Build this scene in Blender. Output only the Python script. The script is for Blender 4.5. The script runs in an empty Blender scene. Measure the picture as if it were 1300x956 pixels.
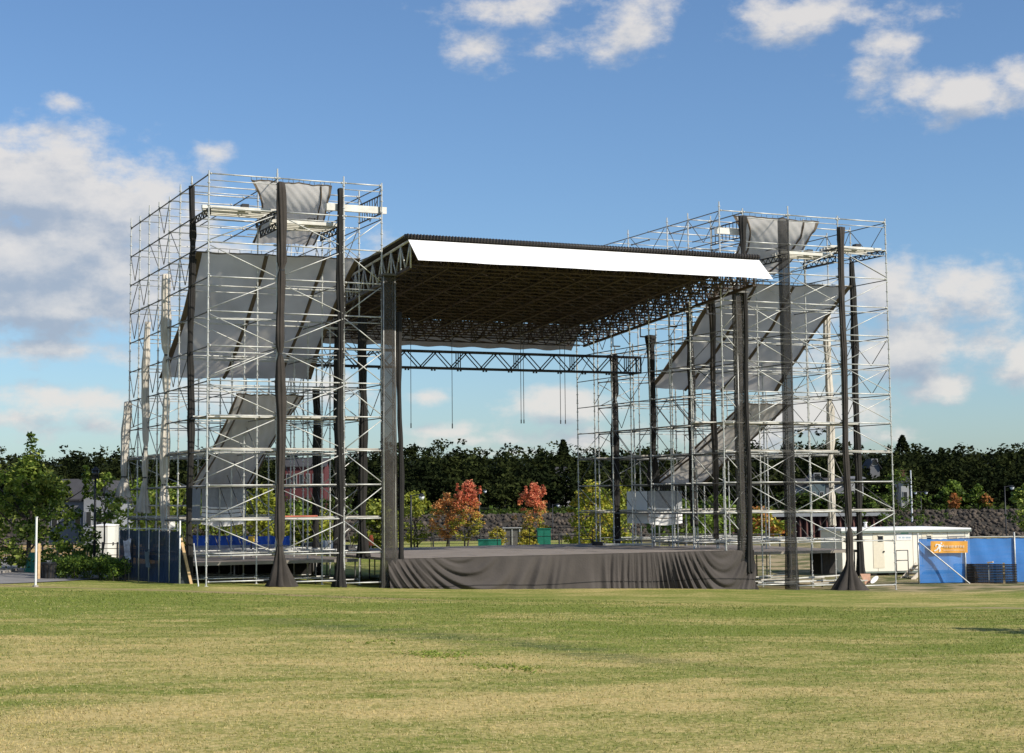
import bpy, math, random
import numpy as np
from mathutils import Vector, Quaternion, Matrix
random.seed(7); rng = np.random.default_rng(7)
scn = bpy.context.scene
col = scn.collection
PI = math.pi

# ------------------------------------------------------------------ camera
FPX, PITCH, YAW, ROLL = 2145.1, math.radians(5.2945), math.radians(24.673), math.radians(-0.5456)
CAM = np.array([-18.313, -71.204, 3.836])
fw = np.array([math.sin(YAW)*math.cos(PITCH), math.cos(YAW)*math.cos(PITCH), math.sin(PITCH)])
_r = np.array([math.cos(YAW), -math.sin(YAW), 0.0]); _u = np.cross(_r, fw)
RT = math.cos(ROLL)*_r + math.sin(ROLL)*_u
UP = -math.sin(ROLL)*_r + math.cos(ROLL)*_u
cam = bpy.data.cameras.new('camera'); co = bpy.data.objects.new('camera', cam); col.objects.link(co)
co.matrix_world = Matrix(((RT[0], UP[0], -fw[0], CAM[0]), (RT[1], UP[1], -fw[1], CAM[1]), (RT[2], UP[2], -fw[2], CAM[2]), (0, 0, 0, 1)))
cam.sensor_width = 36; cam.lens = FPX/1300*36; cam.shift_y = -(478-433.5)/1300
cam.clip_start = 0.5; cam.clip_end = 9000
scn.camera = co

def ray(u, v): return fw + RT*(u-650)/FPX - UP*(v-433.5)/FPX
def onX(u, v, X):
    d = ray(u, v); return CAM + d*((X-CAM[0])/d[0])
def onY(u, v, Y):
    d = ray(u, v); return CAM + d*((Y-CAM[1])/d[1])
def onZ(u, v, Z):
    d = ray(u, v); return CAM + d*((Z-CAM[2])/d[2])
SY, CY = math.sin(YAW), math.cos(YAW)
def W(d, s):                       # forward distance, sideways distance -> x, y
    return CAM[0]+d*SY+s*CY, CAM[1]+d*CY-s*SY
def DS(x, y):
    dx, dy = x-CAM[0], y-CAM[1]; return dx*SY+dy*CY, dx*CY-dy*SY
def far(u, v, d):                  # world point seen at u, v at forward distance d
    r = ray(u, v); k = d/(r[0]*SY+r[1]*CY); return CAM + r*k

# ------------------------------------------------------------------ sun, sky, exposure
SUN_EL = math.radians(36); SUN_AZ = math.radians(36)       # azimuth measured from -Y towards +X
sdir = np.array([math.sin(SUN_AZ)*math.cos(SUN_EL), -math.cos(SUN_AZ)*math.cos(SUN_EL), math.sin(SUN_EL)])
sl = bpy.data.lights.new('sun', 'SUN'); sl.energy = 4.6; sl.angle = math.radians(0.53); sl.color = (1.0, 0.93, 0.82)
so = bpy.data.objects.new('sun', sl); col.objects.link(so)
so.rotation_euler = Vector(sdir).to_track_quat('Z', 'Y').to_euler(); so.location = (0, -30, 60)
world = bpy.data.worlds.new('World'); scn.world = world; world.use_nodes = True
scn.view_settings.view_transform = 'Standard'; scn.view_settings.look = 'None'
scn.view_settings.exposure = 0.22; scn.view_settings.gamma = 1

def build_sky():
    nt = world.node_tree; N = nt.nodes; L = nt.links; N.clear()
    out = N.new('ShaderNodeOutputWorld')
    sky = N.new('ShaderNodeTexSky'); sky.sky_type = 'NISHITA'; sky.sun_disc = False
    sky.sun_elevation = SUN_EL; sky.sun_rotation = math.atan2(sdir[0], sdir[1])
    sky.air_density = 1.0; sky.dust_density = 0.6; sky.ozone_density = 2.5; sky.altitude = 50
    tc = N.new('ShaderNodeTexCoord')
    # group: direction -> cloud density, clouds laid out on azimuth / elevation
    g = bpy.data.node_groups.new('cloud_field', 'ShaderNodeTree')
    g.interface.new_socket('dir', in_out='INPUT', socket_type='NodeSocketVector')
    g.interface.new_socket('density', in_out='OUTPUT', socket_type='NodeSocketFloat')
    gn, gl = g.nodes, g.links
    gi = gn.new('NodeGroupInput'); go = gn.new('NodeGroupOutput')
    def M(op, a, b=None, c=None):
        n = gn.new('ShaderNodeMath'); n.operation = op
        for i, x in enumerate((a, b, c)):
            if x is None: continue
            if isinstance(x, (int, float)): n.inputs[i].default_value = x
            else: gl.new(x, n.inputs[i])
        return n.outputs[0]
    sp = gn.new('ShaderNodeSeparateXYZ'); gl.new(gi.outputs[0], sp.inputs[0])
    az = M('ARCTAN2', sp.outputs[0], sp.outputs[1]); el = M('ARCSINE', sp.outputs[2])
    cb = gn.new('ShaderNodeCombineXYZ'); gl.new(az, cb.inputs[0]); gl.new(el, cb.inputs[1])
    n1 = gn.new('ShaderNodeTexNoise'); n1.inputs['Scale'].default_value = 22; n1.inputs['Detail'].default_value = 8; n1.inputs['Roughness'].default_value = 0.62
    mp = gn.new('ShaderNodeVectorMath'); mp.operation = 'MULTIPLY'; mp.inputs[1].default_value = (1, 1.6, 1); gl.new(cb.outputs[0], mp.inputs[0]); gl.new(mp.outputs[0], n1.inputs['Vector'])
    blobs = [(55,240,135,54,1.25),(150,250,80,38,1.1),(10,205,50,20,.8),(225,262,50,18,.45),(50,320,150,56,1.3),(150,345,95,52,1.15),(60,385,150,34,1.2),(215,300,60,40,.5),
             (60,445,95,15,.7),(110,505,100,17,.8),(20,530,90,16,.65),(230,500,80,20,.55),(330,520,70,20,.5),(150,545,120,12,.5),(420,500,60,25,.55),
             (715,508,58,20,.95),(560,550,45,8,.5),(640,575,90,7,.45),(545,505,24,9,.5),(600,560,110,9,.35),(735,560,60,12,.5),
             (270,192,20,9,.5),(85,130,26,10,.5),(610,62,42,22,.72),(690,58,38,16,.62),(790,38,58,36,.78),(650,8,95,24,.72),(1020,22,90,30,.85),(1120,55,42,16,.55),(1100,18,60,20,.45),
             (1160,110,60,26,.75),(1230,118,68,32,1.0),(1292,95,38,22,.9),(1100,100,36,26,.55),(1155,380,110,34,.8),(1160,440,70,33,1.0),(1250,445,60,24,.85),(1295,460,36,28,1.0),(1198,492,34,17,1.0),(1230,375,60,18,.45),
             (1040,520,60,34,.9),(960,560,60,24,.7),(1060,400,60,50,.6),(860,555,60,14,.5),(1010,470,40,16,.5),(1100,555,70,10,.4),(450,330,60,30,.55),(330,330,90,24,.5)]
    acc = None
    for (u, v, ru, rv, st) in blobs:
        d = ray(u, v); d = d/np.linalg.norm(d)
        a0, e0 = math.atan2(d[0], d[1]), math.asin(d[2])
        kk = 1.12 if v < 135 else 1.3; ra, re = kk*ru/FPX, kk*rv/FPX
        s = gn.new('ShaderNodeVectorMath'); s.operation = 'SUBTRACT'; gl.new(cb.outputs[0], s.inputs[0]); s.inputs[1].default_value = (a0, e0, 0)
        m = gn.new('ShaderNodeVectorMath'); m.operation = 'MULTIPLY'; gl.new(s.outputs[0], m.inputs[0]); m.inputs[1].default_value = (1/ra, 1/re, 0)
        ln = gn.new('ShaderNodeVectorMath'); ln.operation = 'LENGTH'; gl.new(m.outputs[0], ln.inputs[0])
        val = M('MULTIPLY_ADD', ln.outputs['Value'], -st*0.9, st*1.15)
        acc = val if acc is None else M('SMOOTH_MAX', acc, val, 0.15)
        if acc is not val: pass
    # everywhere out of view the same kind of scattered cumulus goes on
    ngen = gn.new('ShaderNodeTexNoise'); ngen.inputs['Scale'].default_value = 3.2; ngen.inputs['Detail'].default_value = 2
    gl.new(mp.outputs[0], ngen.inputs['Vector'])
    gen = M('MULTIPLY_ADD', ngen.outputs[0], 5.0, -2.6)
    da = M('ABSOLUTE', M('SUBTRACT', az, YAW)); out1 = M('MULTIPLY_ADD', da, 12.0, -12*0.37)
    out2 = M('MULTIPLY_ADD', el, 12.0, -12*0.36)
    outm = M('MAXIMUM', out1, out2); outm = M('MINIMUM', M('MAXIMUM', outm, 0.0), 1.0)
    gen2 = M('ADD', gen, M('MULTIPLY_ADD', outm, 4.0, -4.0))
    acc = M('MAXIMUM', acc, gen2)
    dens = M('ADD', M('MULTIPLY', M('SUBTRACT', n1.outputs[0], 0.5), 2.5), M('SUBTRACT', acc, 0.08))
    gl.new(dens, go.inputs[0])
    def grp(vec):
        n = N.new('ShaderNodeGroup'); n.node_tree = g; L.new(vec, n.inputs[0]); return n.outputs[0]
    def WM(op, a, b=None, c=None):
        n = N.new('ShaderNodeMath'); n.operation = op
        for i, x in enumerate((a, b, c)):
            if x is None: continue
            if isinstance(x, (int, float)): n.inputs[i].default_value = x
            else: L.new(x, n.inputs[i])
        return n.outputs[0]
    def ramp(x, a, b):
        n = N.new('ShaderNodeMapRange'); n.interpolation_type = 'SMOOTHSTEP'; L.new(x, n.inputs[0]); n.inputs[1].default_value = a; n.inputs[2].default_value = b; return n.outputs[0]
    nv = N.new('ShaderNodeVectorMath'); nv.operation = 'NORMALIZE'; L.new(tc.outputs['Generated'], nv.inputs[0])
    d0 = grp(nv.outputs[0])
    ad = N.new('ShaderNodeVectorMath'); ad.operation = 'ADD'; L.new(nv.outputs[0], ad.inputs[0]); ad.inputs[1].default_value = (0.003, -0.002, 0.016)
    nv2 = N.new('ShaderNodeVectorMath'); nv2.operation = 'NORMALIZE'; L.new(ad.outputs[0], nv2.inputs[0])
    d1 = grp(nv2.outputs[0])
    cover = ramp(d0, -0.05, 0.75)
    lit = ramp(WM('SUBTRACT', d0, d1), -0.55, 0.55)
    thick = ramp(d1, 0.15, 1.3)
    shade = WM('MULTIPLY', WM('SUBTRACT', 1.0, WM('MULTIPLY', thick, 0.75)), 1.0)
    tone = WM('ADD', WM('MULTIPLY', shade, 0.6), WM('MULTIPLY', lit, 0.42))
    cc = N.new('ShaderNodeMix'); cc.data_type = 'RGBA'; L.new(tone, cc.inputs[0])
    cc.inputs[6].default_value = (2.6, 3.3, 4.4, 1); cc.inputs[7].default_value = (6.9, 6.6, 6.3, 1)
    # sky tint: a little more saturated, like a clear northern afternoon
    tint = N.new('ShaderNodeMix'); tint.data_type = 'RGBA'; tint.blend_type = 'MULTIPLY'; tint.inputs[0].default_value = 1
    L.new(sky.outputs[0], tint.inputs[6]); tint.inputs[7].default_value = SKY_TINT
    mx = N.new('ShaderNodeMix'); mx.data_type = 'RGBA'
    L.new(WM('MULTIPLY', cover, 0.88), mx.inputs[0]); L.new(tint.outputs[2], mx.inputs[6]); L.new(cc.outputs[2], mx.inputs[7])
    bg = N.new('ShaderNodeBackground'); bg.inputs[1].default_value = 0.1
    L.new(mx.outputs[2], bg.inputs[0]); L.new(bg.outputs[0], out.inputs[0])
SKY_TINT = (0.79, 0.95, 1.12, 1)
build_sky()

# ------------------------------------------------------------------ materials
MATS = {}
def mat(name, c, rough=0.7, metal=0.0, var=0.12, scale=6.0, bump=0.0, bscale=40.0, c2=None, trans=0.0, see=0.0, coord='Object', spec=None):
    if name in MATS: return MATS[name]
    m = bpy.data.materials.new(name); m.use_nodes = True; nt = m.node_tree; N, L = nt.nodes, nt.links
    b = N['Principled BSDF']; b.inputs['Roughness'].default_value = rough; b.inputs['Metallic'].default_value = metal
    if spec is not None: b.inputs['Specular IOR Level'].default_value = spec
    tc = N.new('ShaderNodeTexCoord')
    no = N.new('ShaderNodeTexNoise'); no.inputs['Scale'].default_value = scale; no.inputs['Detail'].default_value = 5
    L.new(tc.outputs[coord], no.inputs['Vector'])
    cr = N.new('ShaderNodeValToRGB'); L.new(no.outputs[0], cr.inputs[0])
    c2 = c2 or tuple(min(1, x*(1+var)) for x in c); c1 = tuple(x*(1-var) for x in c)
    cr.color_ramp.elements[0].position = .32; cr.color_ramp.elements[1].position = .68
    cr.color_ramp.elements[0].color = (*c1, 1); cr.color_ramp.elements[1].color = (*c2, 1)
    L.new(cr.outputs[0], b.inputs['Base Color'])
    if bump:
        nb = N.new('ShaderNodeTexNoise'); nb.inputs['Scale'].default_value = bscale; nb.inputs['Detail'].default_value = 4; L.new(tc.outputs[coord], nb.inputs['Vector'])
        bp = N.new('ShaderNodeBump'); bp.inputs['Strength'].default_value = bump; bp.inputs['Distance'].default_value = 0.05; L.new(nb.outputs[0], bp.inputs['Height']); L.new(bp.outputs[0], b.inputs['Normal'])
    sh = b.outputs[0]
    if trans:
        t = N.new('ShaderNodeBsdfTranslucent'); L.new(cr.outputs[0], t.inputs[0]); mx = N.new('ShaderNodeMixShader'); mx.inputs[0].default_value = trans
        L.new(sh, mx.inputs[1]); L.new(t.outputs[0], mx.inputs[2]); sh = mx.outputs[0]
    if see:
        t = N.new('ShaderNodeBsdfTransparent'); mx = N.new('ShaderNodeMixShader'); mx.inputs[0].default_value = see
        L.new(sh, mx.inputs[1]); L.new(t.outputs[0], mx.inputs[2]); sh = mx.outputs[0]
    if trans or see: L.new(sh, N['Material Output'].inputs[0])
    MATS[name] = m; return m
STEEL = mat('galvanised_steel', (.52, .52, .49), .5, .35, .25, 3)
STEEL2 = mat('shaded_dark_steel', (.13, .125, .115), .6, .3, .35, 2)  # dark steel; on depth-wise tubes and braces the tone stands for their shade
ALU = mat('aluminium_beam', (.62, .60, .54), .5, .2, .15, 2)
BLACKST = mat('black_truss_steel', (.018, .018, .02), .5, .2)
SHADEDST = mat('shaded_truss_metal', (.066, .045, .032), .6, .2, .3, 2)  # brown holds the shade and ground bounce on the aluminium roof trusses
PLANK = mat('scaffold_plank', (.46, .43, .37), .8, 0, .3, 1.5)
PLANKR = mat('painted_plank', (.55, .16, .10), .8, 0, .3, 1.5)
DRAPE = mat('black_drape_cloth', (.016, .0145, .013), .9, 0, .3, 1.5, .3, 30)
DRAPE2 = mat('faded_drape_cloth', (.040, .033, .028), .9, 0, .3, 1.2, .3, 30)
PALE = mat('pale_canvas_cloth', (.66, .61, .53), .85, 0, .2, 1.2, .3, 20, trans=.2)
TARP = mat('grey_tarp', (.64, .60, .54), .8, 0, .16, .5, .35, 3, trans=.62)
TARPD = mat('brown_tarp_seam', (.10, .075, .05), .8, 0, .2, 1)
WHITE = mat('white_vinyl', (.86, .85, .83), .5, 0, .04, 1)
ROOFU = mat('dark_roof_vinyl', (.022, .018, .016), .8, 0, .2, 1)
ROOFR = mat('rear_roof_vinyl', (.36, .29, .21), .8, 0, .15, 1, trans=.5)
SCRIM = mat('sheer_black_scrim', (.052, .046, .040), .9, 0, .4, 1.2, .4, 8, see=.35)
SCRIMD = mat('sheer_dark_scrim', (.014, .013, .012), .9, 0, .4, 1.2, .4, 8, see=.36)
SKIRT = mat('stage_skirt_cloth', (.060, .051, .045), .9, 0, .18, .8, .3, 12)
DECK = mat('stage_deck_board', (.225, .19, .16), .75, 0, .12, .7, .2, 30)
DECKE = mat('deck_edge', (.25, .22, .18), .7, 0, .2, 2)
BLUE = mat('blue_fence_mesh', (.045, .22, .60), .85, 0, .12, .6, .1, 5, see=.08)
SHADEDBLUE = mat('shaded_fence_mesh', (.009, .026, .062), .9, 0, .3, .5, .1, 5, see=.06)  # blue mesh, darkened in colour for its shaded left-facing side
BLUET = mat('blue_tarp', (.02, .12, .60), .6, 0, .3, .8, .5, 4)
ORANGE = mat('orange_vinyl', (.92, .44, .07), .6, 0, .05)
CREAM = mat('cream_trailer_paint', (.90, .85, .72), .55, 0, .06, .6)
GREENTRIM = mat('green_grey_trim', (.18, .22, .19), .6, 0, .1)
DARKGL = mat('dark_window_glass', (.02, .022, .025), .15)
CURTG = mat('curtained_window', (.5, .44, .36), .4)
WOOD = mat('raw_timber', (.62, .42, .22), .8, 0, .15, 5)
PLYD = mat('dark_plywood', (.05, .06, .07), .8, 0, .3, 2)
MATB = mat('black_rubber_mat', (.028, .024, .02), .85, 0, .4, 4)
MATE = mat('worn_mat_edge', (.11, .085, .06), .85, 0, .5, 6)
STRAP = mat('pale_strap', (.7, .5, .26), .7)
CONC = mat('pale_concrete', (.36, .33, .29), .9, 0, .12, .8, .2, 20)
ASPH = mat('asphalt', (.21, .20, .19), .9, 0, .15, .8, .3, 30)
PAINTW = mat('white_pole_paint', (.78, .78, .76), .5, 0, .06)
BLKPAINT = mat('black_lamp_paint', (.012, .013, .015), .5)
GREENP = mat('green_plastic', (.01, .16, .11), .5)
GLOBE = mat('frosted_lamp_globe', (.7, .72, .74), .3)
SHED = mat('pale_shed_panel', (.66, .67, .62), .6, 0, .05, 1)
RUST = mat('rusty_sheet_pile', (.075, .035, .034), .8, 0, .4, .4, .3, 3, c2=(.13, .058, .048))
PILEC = mat('pile_cap', (.30, .31, .31), .8)
HWALL = mat('grey_clapboard', (.17, .172, .18), .8, 0, .1, 1); HWHITE = mat('white_clapboard', (.36, .36, .35), .8, 0, .1, 1)
HROOF = mat('dark_shingle_roof', (.045, .043, .045), .9, 0, .2, 1); HRED = mat('maroon_siding', (.10, .022, .022), .8, 0, .15, .5)
TEALS = mat('blue_green_siding', (.10, .14, .15), .8)
BARK = mat('bark', (.07, .055, .045), .95, 0, .3, 6, .5, 20)
ROCK = mat('riprap_rock', (.030, .026, .022), .95, 0, .6, .9, .3, 6, c2=(.11, .085, .062))
WATER = mat('river_water', (.02, .035, .045), .08, 0, .1, .5, .15, .6)
REDP = mat('red_paint', (.6, .05, .03), .5)
SIGNB = mat('pale_blue_print', (.45, .55, .62), .6); SIGNG = mat('green_print', (.10, .42, .26), .6)
SIGNW = mat('white_print', (.85, .84, .80), .6)
TERRA = mat('terracotta_board', (.42, .24, .16), .8, 0, .12)
WIRE = mat('grey_wire', (.12, .12, .12), .6, .3)
def leafmat(name, c, tr=.32):
    return mat(name, c, .6, 0, .28, .9, trans=tr, spec=.25)

# ------------------------------------------------------------------ mesh helpers
class MB:
    def __init__(s): s.v = []; s.f = []; s.m = []; s.mats = []
    def mi(s, m):
        if m not in s.mats: s.mats.append(m)
        return s.mats.index(m)
    def add(s, vs, fs, m):
        k = len(s.v); s.v += [tuple(map(float, a)) for a in vs]; s.f += [tuple(i+k for i in f) for f in fs]; s.m += [s.mi(m)]*len(fs)
    def box(s, a, b, m):
        x0, y0, z0 = a; x1, y1, z1 = b
        s.add([(x0,y0,z0),(x1,y0,z0),(x1,y1,z0),(x0,y1,z0),(x0,y0,z1),(x1,y0,z1),(x1,y1,z1),(x0,y1,z1)],
              [(0,3,2,1),(4,5,6,7),(0,1,5,4),(1,2,6,5),(2,3,7,6),(3,0,4,7)], m)
    def tube(s, p, q, r, m, n=6, r2=None, cap=True):
        p = np.array(p, float); q = np.array(q, float); d = q-p; L = np.linalg.norm(d)
        if L < 1e-6: return
        d /= L; a = np.array([0,0,1.]) if abs(d[2]) < .9 else np.array([1.,0,0]); e1 = np.cross(d, a); e1 /= np.linalg.norm(e1); e2 = np.cross(d, e1)
        r2 = r if r2 is None else r2
        vs = []
        for k in range(n):
            t = 2*PI*k/n; o = e1*math.cos(t)+e2*math.sin(t); vs.append(p+o*r)
        for k in range(n):
            t = 2*PI*k/n; o = e1*math.cos(t)+e2*math.sin(t); vs.append(q+o*r2)
        fs = [(k, (k+1) % n, n+(k+1) % n, n+k) for k in range(n)]
        if cap: fs += [tuple(range(n))[::-1], tuple(range(n, 2*n))]
        s.add(vs, fs, m)
    def beam(s, p, q, w, h, m):      # rectangular bar, w sideways, h upwards
        p = np.array(p, float); q = np.array(q, float); d = q-p; d /= np.linalg.norm(d)
        up = np.array([0,0,1.]) if abs(d[2]) < .95 else np.array([0,1.,0]); e = np.cross(d, up); e /= np.linalg.norm(e); n = np.cross(e, d)
        vs = [a+e*i*w/2+n*j*h/2 for a in (p, q) for i, j in ((-1,-1),(1,-1),(1,1),(-1,1))]
        s.add(vs, [(0,1,2,3),(7,6,5,4),(0,4,5,1),(1,5,6,2),(2,6,7,3),(3,7,4,0)], m)
    def grid(s, P, m, closed=False):  # P [i][j] -> point
        P = np.array(P); a, b = P.shape[:2]; fs = []
        for i in range(a-1):
            for j in range(b if closed else b-1):
                j2 = (j+1) % b; fs.append((i*b+j, i*b+j2, (i+1)*b+j2, (i+1)*b+j))
        s.add(P.reshape(-1, 3), fs, m)
    def build(s, name, parent=None, smooth=False, origin=None):
        o0 = np.array(parent.location if parent is not None and origin is None else (origin if origin is not None else (0,0,0)), float)
        if parent is not None and parent.parent is not None: o0 = np.array(parent.parent.location, float)
        me = bpy.data.meshes.new(name)
        if parent is None and origin is None and s.v:
            v = np.array(s.v); o0 = np.array([(v[:,0].min()+v[:,0].max())/2, (v[:,1].min()+v[:,1].max())/2, v[:,2].min()])
        me.from_pydata([tuple(np.array(a)-o0) for a in s.v], [], s.f)
        for m in s.mats: me.materials.append(m)
        if len(s.mats) > 1: me.polygons.foreach_set('material_index', s.m)
        if smooth: me.polygons.foreach_set('use_smooth', [True]*len(s.f))
        me.update()
        o = bpy.data.objects.new(name, me); col.objects.link(o)
        if parent is None: o.location = tuple(o0)
        else: o.parent = parent
        return o
def empty(name, loc, label, cat, group=None):
    o = bpy.data.objects.new(name, None); col.objects.link(o); o.location = tuple(map(float, loc)); o.empty_display_size = .3
    tag(o, label, cat, group); return o
def tag(o, label=None, cat=None, group=None, kind=None):
    if label: o['label'] = label
    if cat: o['category'] = cat
    if group: o['group'] = group
    if kind: o['kind'] = kind
    return o
def one(mb, name, label, cat, group=None, smooth=False):
    return tag(mb.build(name, smooth=smooth), label, cat, group)
TC = {}
def tube_part(name, p, q, r, m, parent, heads=True):
    p = np.array(p, float); q = np.array(q, float); L = round(float(np.linalg.norm(q-p)), 3); key = (name, L, r, m.name)
    if key not in TC:
        b = MB(); b.tube((0,0,0), (0,0,L), r, m, 8)
        if heads:
            for z in (0.03, L-.09): b.tube((0,0,z), (0,0,z+.06), r*1.7, m, 6)
        me = bpy.data.meshes.new(name); me.from_pydata(b.v, [], b.f); me.materials.append(m); me.polygons.foreach_set('use_smooth', [True]*len(b.f)); TC[key] = me
    o = bpy.data.objects.new(name, TC[key]); col.objects.link(o); o.parent = parent
    o.location = tuple(p-np.array(parent.location)); o.rotation_mode = 'QUATERNION'; o.rotation_quaternion = Vector(q-p).to_track_quat('Z', 'Y')
    return o
def bulk(name, V, F, mi, mats, parent=None, smooth=False):
    me = bpy.data.meshes.new(name); me.vertices.add(len(V)); me.vertices.foreach_set('co', np.asarray(V, np.float32).ravel())
    n = F.shape[1]; me.loops.add(F.size); me.loops.foreach_set('vertex_index', F.ravel().astype(np.int32))
    me.polygons.add(len(F)); me.polygons.foreach_set('loop_start', np.arange(0, F.size, n, dtype=np.int32))
    for m in mats: me.materials.append(m)
    me.polygons.foreach_set('material_index', np.asarray(mi, np.int32))
    if smooth: me.polygons.foreach_set('use_smooth', np.ones(len(F), bool))
    me.update(calc_edges=True)
    o = bpy.data.objects.new(name, me); col.objects.link(o)
    if parent is not None: o.parent = parent
    return o
def leaf_quads(cen, rad, per, size, rg, flat=.6, hang=0):
    """many small leaf faces in clumps round each centre"""
    n = len(cen)*per; c = np.repeat(cen, per, 0); r = np.repeat(rad, per)[:, None]
    o = rg.normal(size=(n, 3)); o /= np.linalg.norm(o, axis=1)[:, None]+1e-9; o *= r*rg.random((n, 1))**.45; o[:, 2] *= .75
    c = c+o
    a = rg.normal(size=(n, 3)); a[:, 2] *= flat; a /= np.linalg.norm(a, axis=1)[:, None]
    nn = o/np.maximum(r, 1e-6)+rg.normal(size=(n, 3))*.55+np.array([0,0,.5]); b = np.cross(nn, a); b /= np.linalg.norm(b, axis=1)[:, None]+1e-9
    s = size*(.6+.8*rg.random((n, 1)))
    V = np.stack([c-a*s*.62, c+b*s*.36-a*s*.05, c+a*s*.62, c-b*s*.36-a*s*.05], 1).reshape(-1, 3)
    F = np.arange(n*4).reshape(n, 4); return V, F, c
def ground_z(x, y):
    b = 0.2-0.034*np.clip(x, -14, 35.5)
    return b
def terrain(x, y):
    x = np.asarray(x, float); y = np.asarray(y, float)
    d, s = DS(x, y); z = ground_z(x, y)+0.03*np.sin(x*.31+1)*np.cos(y*.23)
    z = z+np.clip((d-95)/30, 0, 1)*(0.1-z)*1.0
    z = np.where(d > 150, 0.1-(d-150)*.9, z); z = np.maximum(z, -4.2) if True else z
    bank = np.clip(-4.2+(d-226)*.42, -4.2, 1.3); z = np.where(d > 200, np.maximum(bank, -4.2), z)
    z = np.where(d > 262, 1.3+(d-262)*.035, z); z = np.minimum(z, 30)
    return z
def gz(x, y): return float(terrain(x, y))

# ------------------------------------------------------------------ ground, river, far bank
def ground():
    ds = np.concatenate([np.linspace(-150, 0, 12), np.linspace(5, 100, 96), np.linspace(104, 150, 24), np.linspace(152, 158, 4), np.linspace(165, 222, 8), np.linspace(226, 262, 37), np.linspace(270, 400, 14), np.geomspace(440, 5000, 14)])
    ss = np.concatenate([-np.geomspace(4000, 140, 12), np.linspace(-130, 130, 131), np.geomspace(140, 4000, 12)])
    D, S = np.meshgrid(ds, ss, indexing='ij'); X = CAM[0]+D*SY+S*CY; Y = CAM[1]+D*CY-S*SY; Z = terrain(X, Y)
    V = np.stack([X, Y, Z], -1).reshape(-1, 3); a, b = X.shape
    I = np.arange(a*b).reshape(a, b); F = np.stack([I[:-1,:-1], I[:-1,1:], I[1:,1:], I[1:,:-1]], -1).reshape(-1, 4)
    m = bpy.data.materials.new('lawn_and_field'); m.use_nodes = True; nt = m.node_tree; N, L = nt.nodes, nt.links
    b_ = N['Principled BSDF']; b_.inputs['Roughness'].default_value = .95; b_.inputs['Specular IOR Level'].default_value = .12
    geo = N.new('ShaderNodeNewGeometry')
    def noise(scale, det=4, rough=.5, sc=(1,1,1)):
        v = N.new('ShaderNodeVectorMath'); v.operation = 'MULTIPLY'; v.inputs[1].default_value = sc; L.new(geo.outputs['Position'], v.inputs[0])
        n = N.new('ShaderNodeTexNoise'); n.inputs['Scale'].default_value = scale; n.inputs['Detail'].default_value = det; n.inputs['Roughness'].default_value = rough; L.new(v.outputs[0], n.inputs['Vector']); return n.outputs[0]
    def math_(op, a, b=None, c=None):
        n = N.new('ShaderNodeMath'); n.operation = op
        for i, x in enumerate((a, b, c)):
            if x is None: continue
            if isinstance(x, (int, float)): n.inputs[i].default_value = x
            else: L.new(x, n.inputs[i])
        return n.outputs[0]
    def mr(x, a, b, c=0, d=1):
        n = N.new('ShaderNodeMapRange'); n.interpolation_type = 'SMOOTHSTEP'; L.new(x, n.inputs[0])
        for i, k in enumerate((a, b, c, d)): n.inputs[i+1].default_value = k
        return n.outputs[0]
    def mixc(f, a, b):
        n = N.new('ShaderNodeMix'); n.data_type = 'RGBA'
        if isinstance(f, float): n.inputs[0].default_value = f
        else: L.new(f, n.inputs[0])
        for i, x in ((6, a), (7, b)):
            if isinstance(x, tuple): n.inputs[i].default_value = (*x, 1)
            else: L.new(x, n.inputs[i])
        return n.outputs[2]
    # forward / sideways position of the field (mowing and wear run this way)
    dp = N.new('ShaderNodeVectorMath'); dp.operation = 'DOT_PRODUCT'; L.new(geo.outputs['Position'], dp.inputs[0]); dp.inputs[1].default_value = (SY, CY, 0)
    dist = math_('ADD', dp.outputs['Value'], -(CAM[0]*SY+CAM[1]*CY))
    dq = N.new('ShaderNodeVectorMath'); dq.operation = 'DOT_PRODUCT'; L.new(geo.outputs['Position'], dq.inputs[0]); dq.inputs[1].default_value = (CY, -SY, 0)
    side = math_('ADD', dq.outputs['Value'], -(CAM[0]*CY-CAM[1]*SY))
    fine = noise(9, 6, .7); mid = noise(.8, 6, .62, (.55, 1.3, 1)); big = noise(.13, 4, .55, (.6, 1.4, 1)); blade = noise(38, 3, .7)
    green = mixc(mr(fine, .3, .7), GREEN1, GREEN2)
    dry = mixc(mr(fine, .3, .72), DRY1, DRY2)
    # dryness: the near field is parched, patches and worn streaks further out
    near = mr(dist, 54, 30, 0, .50)
    far_ = mr(dist, 62, 70, 0, .12)
    dr = math_('ADD', near, far_)
    dr = math_('ADD', dr, math_('MULTIPLY_ADD', big, 2.3, -1.2))
    dr = math_('ADD', dr, math_('MULTIPLY_ADD', mid, 2.3, -1.15))
    dr = math_('ADD', dr, math_('MULTIPLY_ADD', fine, 1.9, -.95))
    f1 = mr(dr, -.30, 1.0)
    c = mixc(f1, green, dry)
    # a lush green strip running diagonally across the lawn
    strip = math_('ABSOLUTE', math_('SUBTRACT', math_('ADD', dist, math_('MULTIPLY', big, 4)), math_('MULTIPLY_ADD', side, -1.15, 44.5)))
    c = mixc(math_('MULTIPLY', math_('MULTIPLY', math_('MULTIPLY', mr(strip, 3.2, .3), mr(dist, 56, 46, .25, .8)), mr(mid, .38, .6)), mr(math_('ABSOLUTE', math_('ADD', side, 2.0)), 9, 3)), c, mixc(mr(fine, .3, .7), (.045, .085, .02), (.10, .15, .045)))
    # worn bare track near the stage
    tr1 = math_('ABSOLUTE', math_('SUBTRACT', math_('ADD', dist, math_('MULTIPLY', mid, 2.2)), math_('MULTIPLY_ADD', side, -.28, 65.3)))
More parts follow.
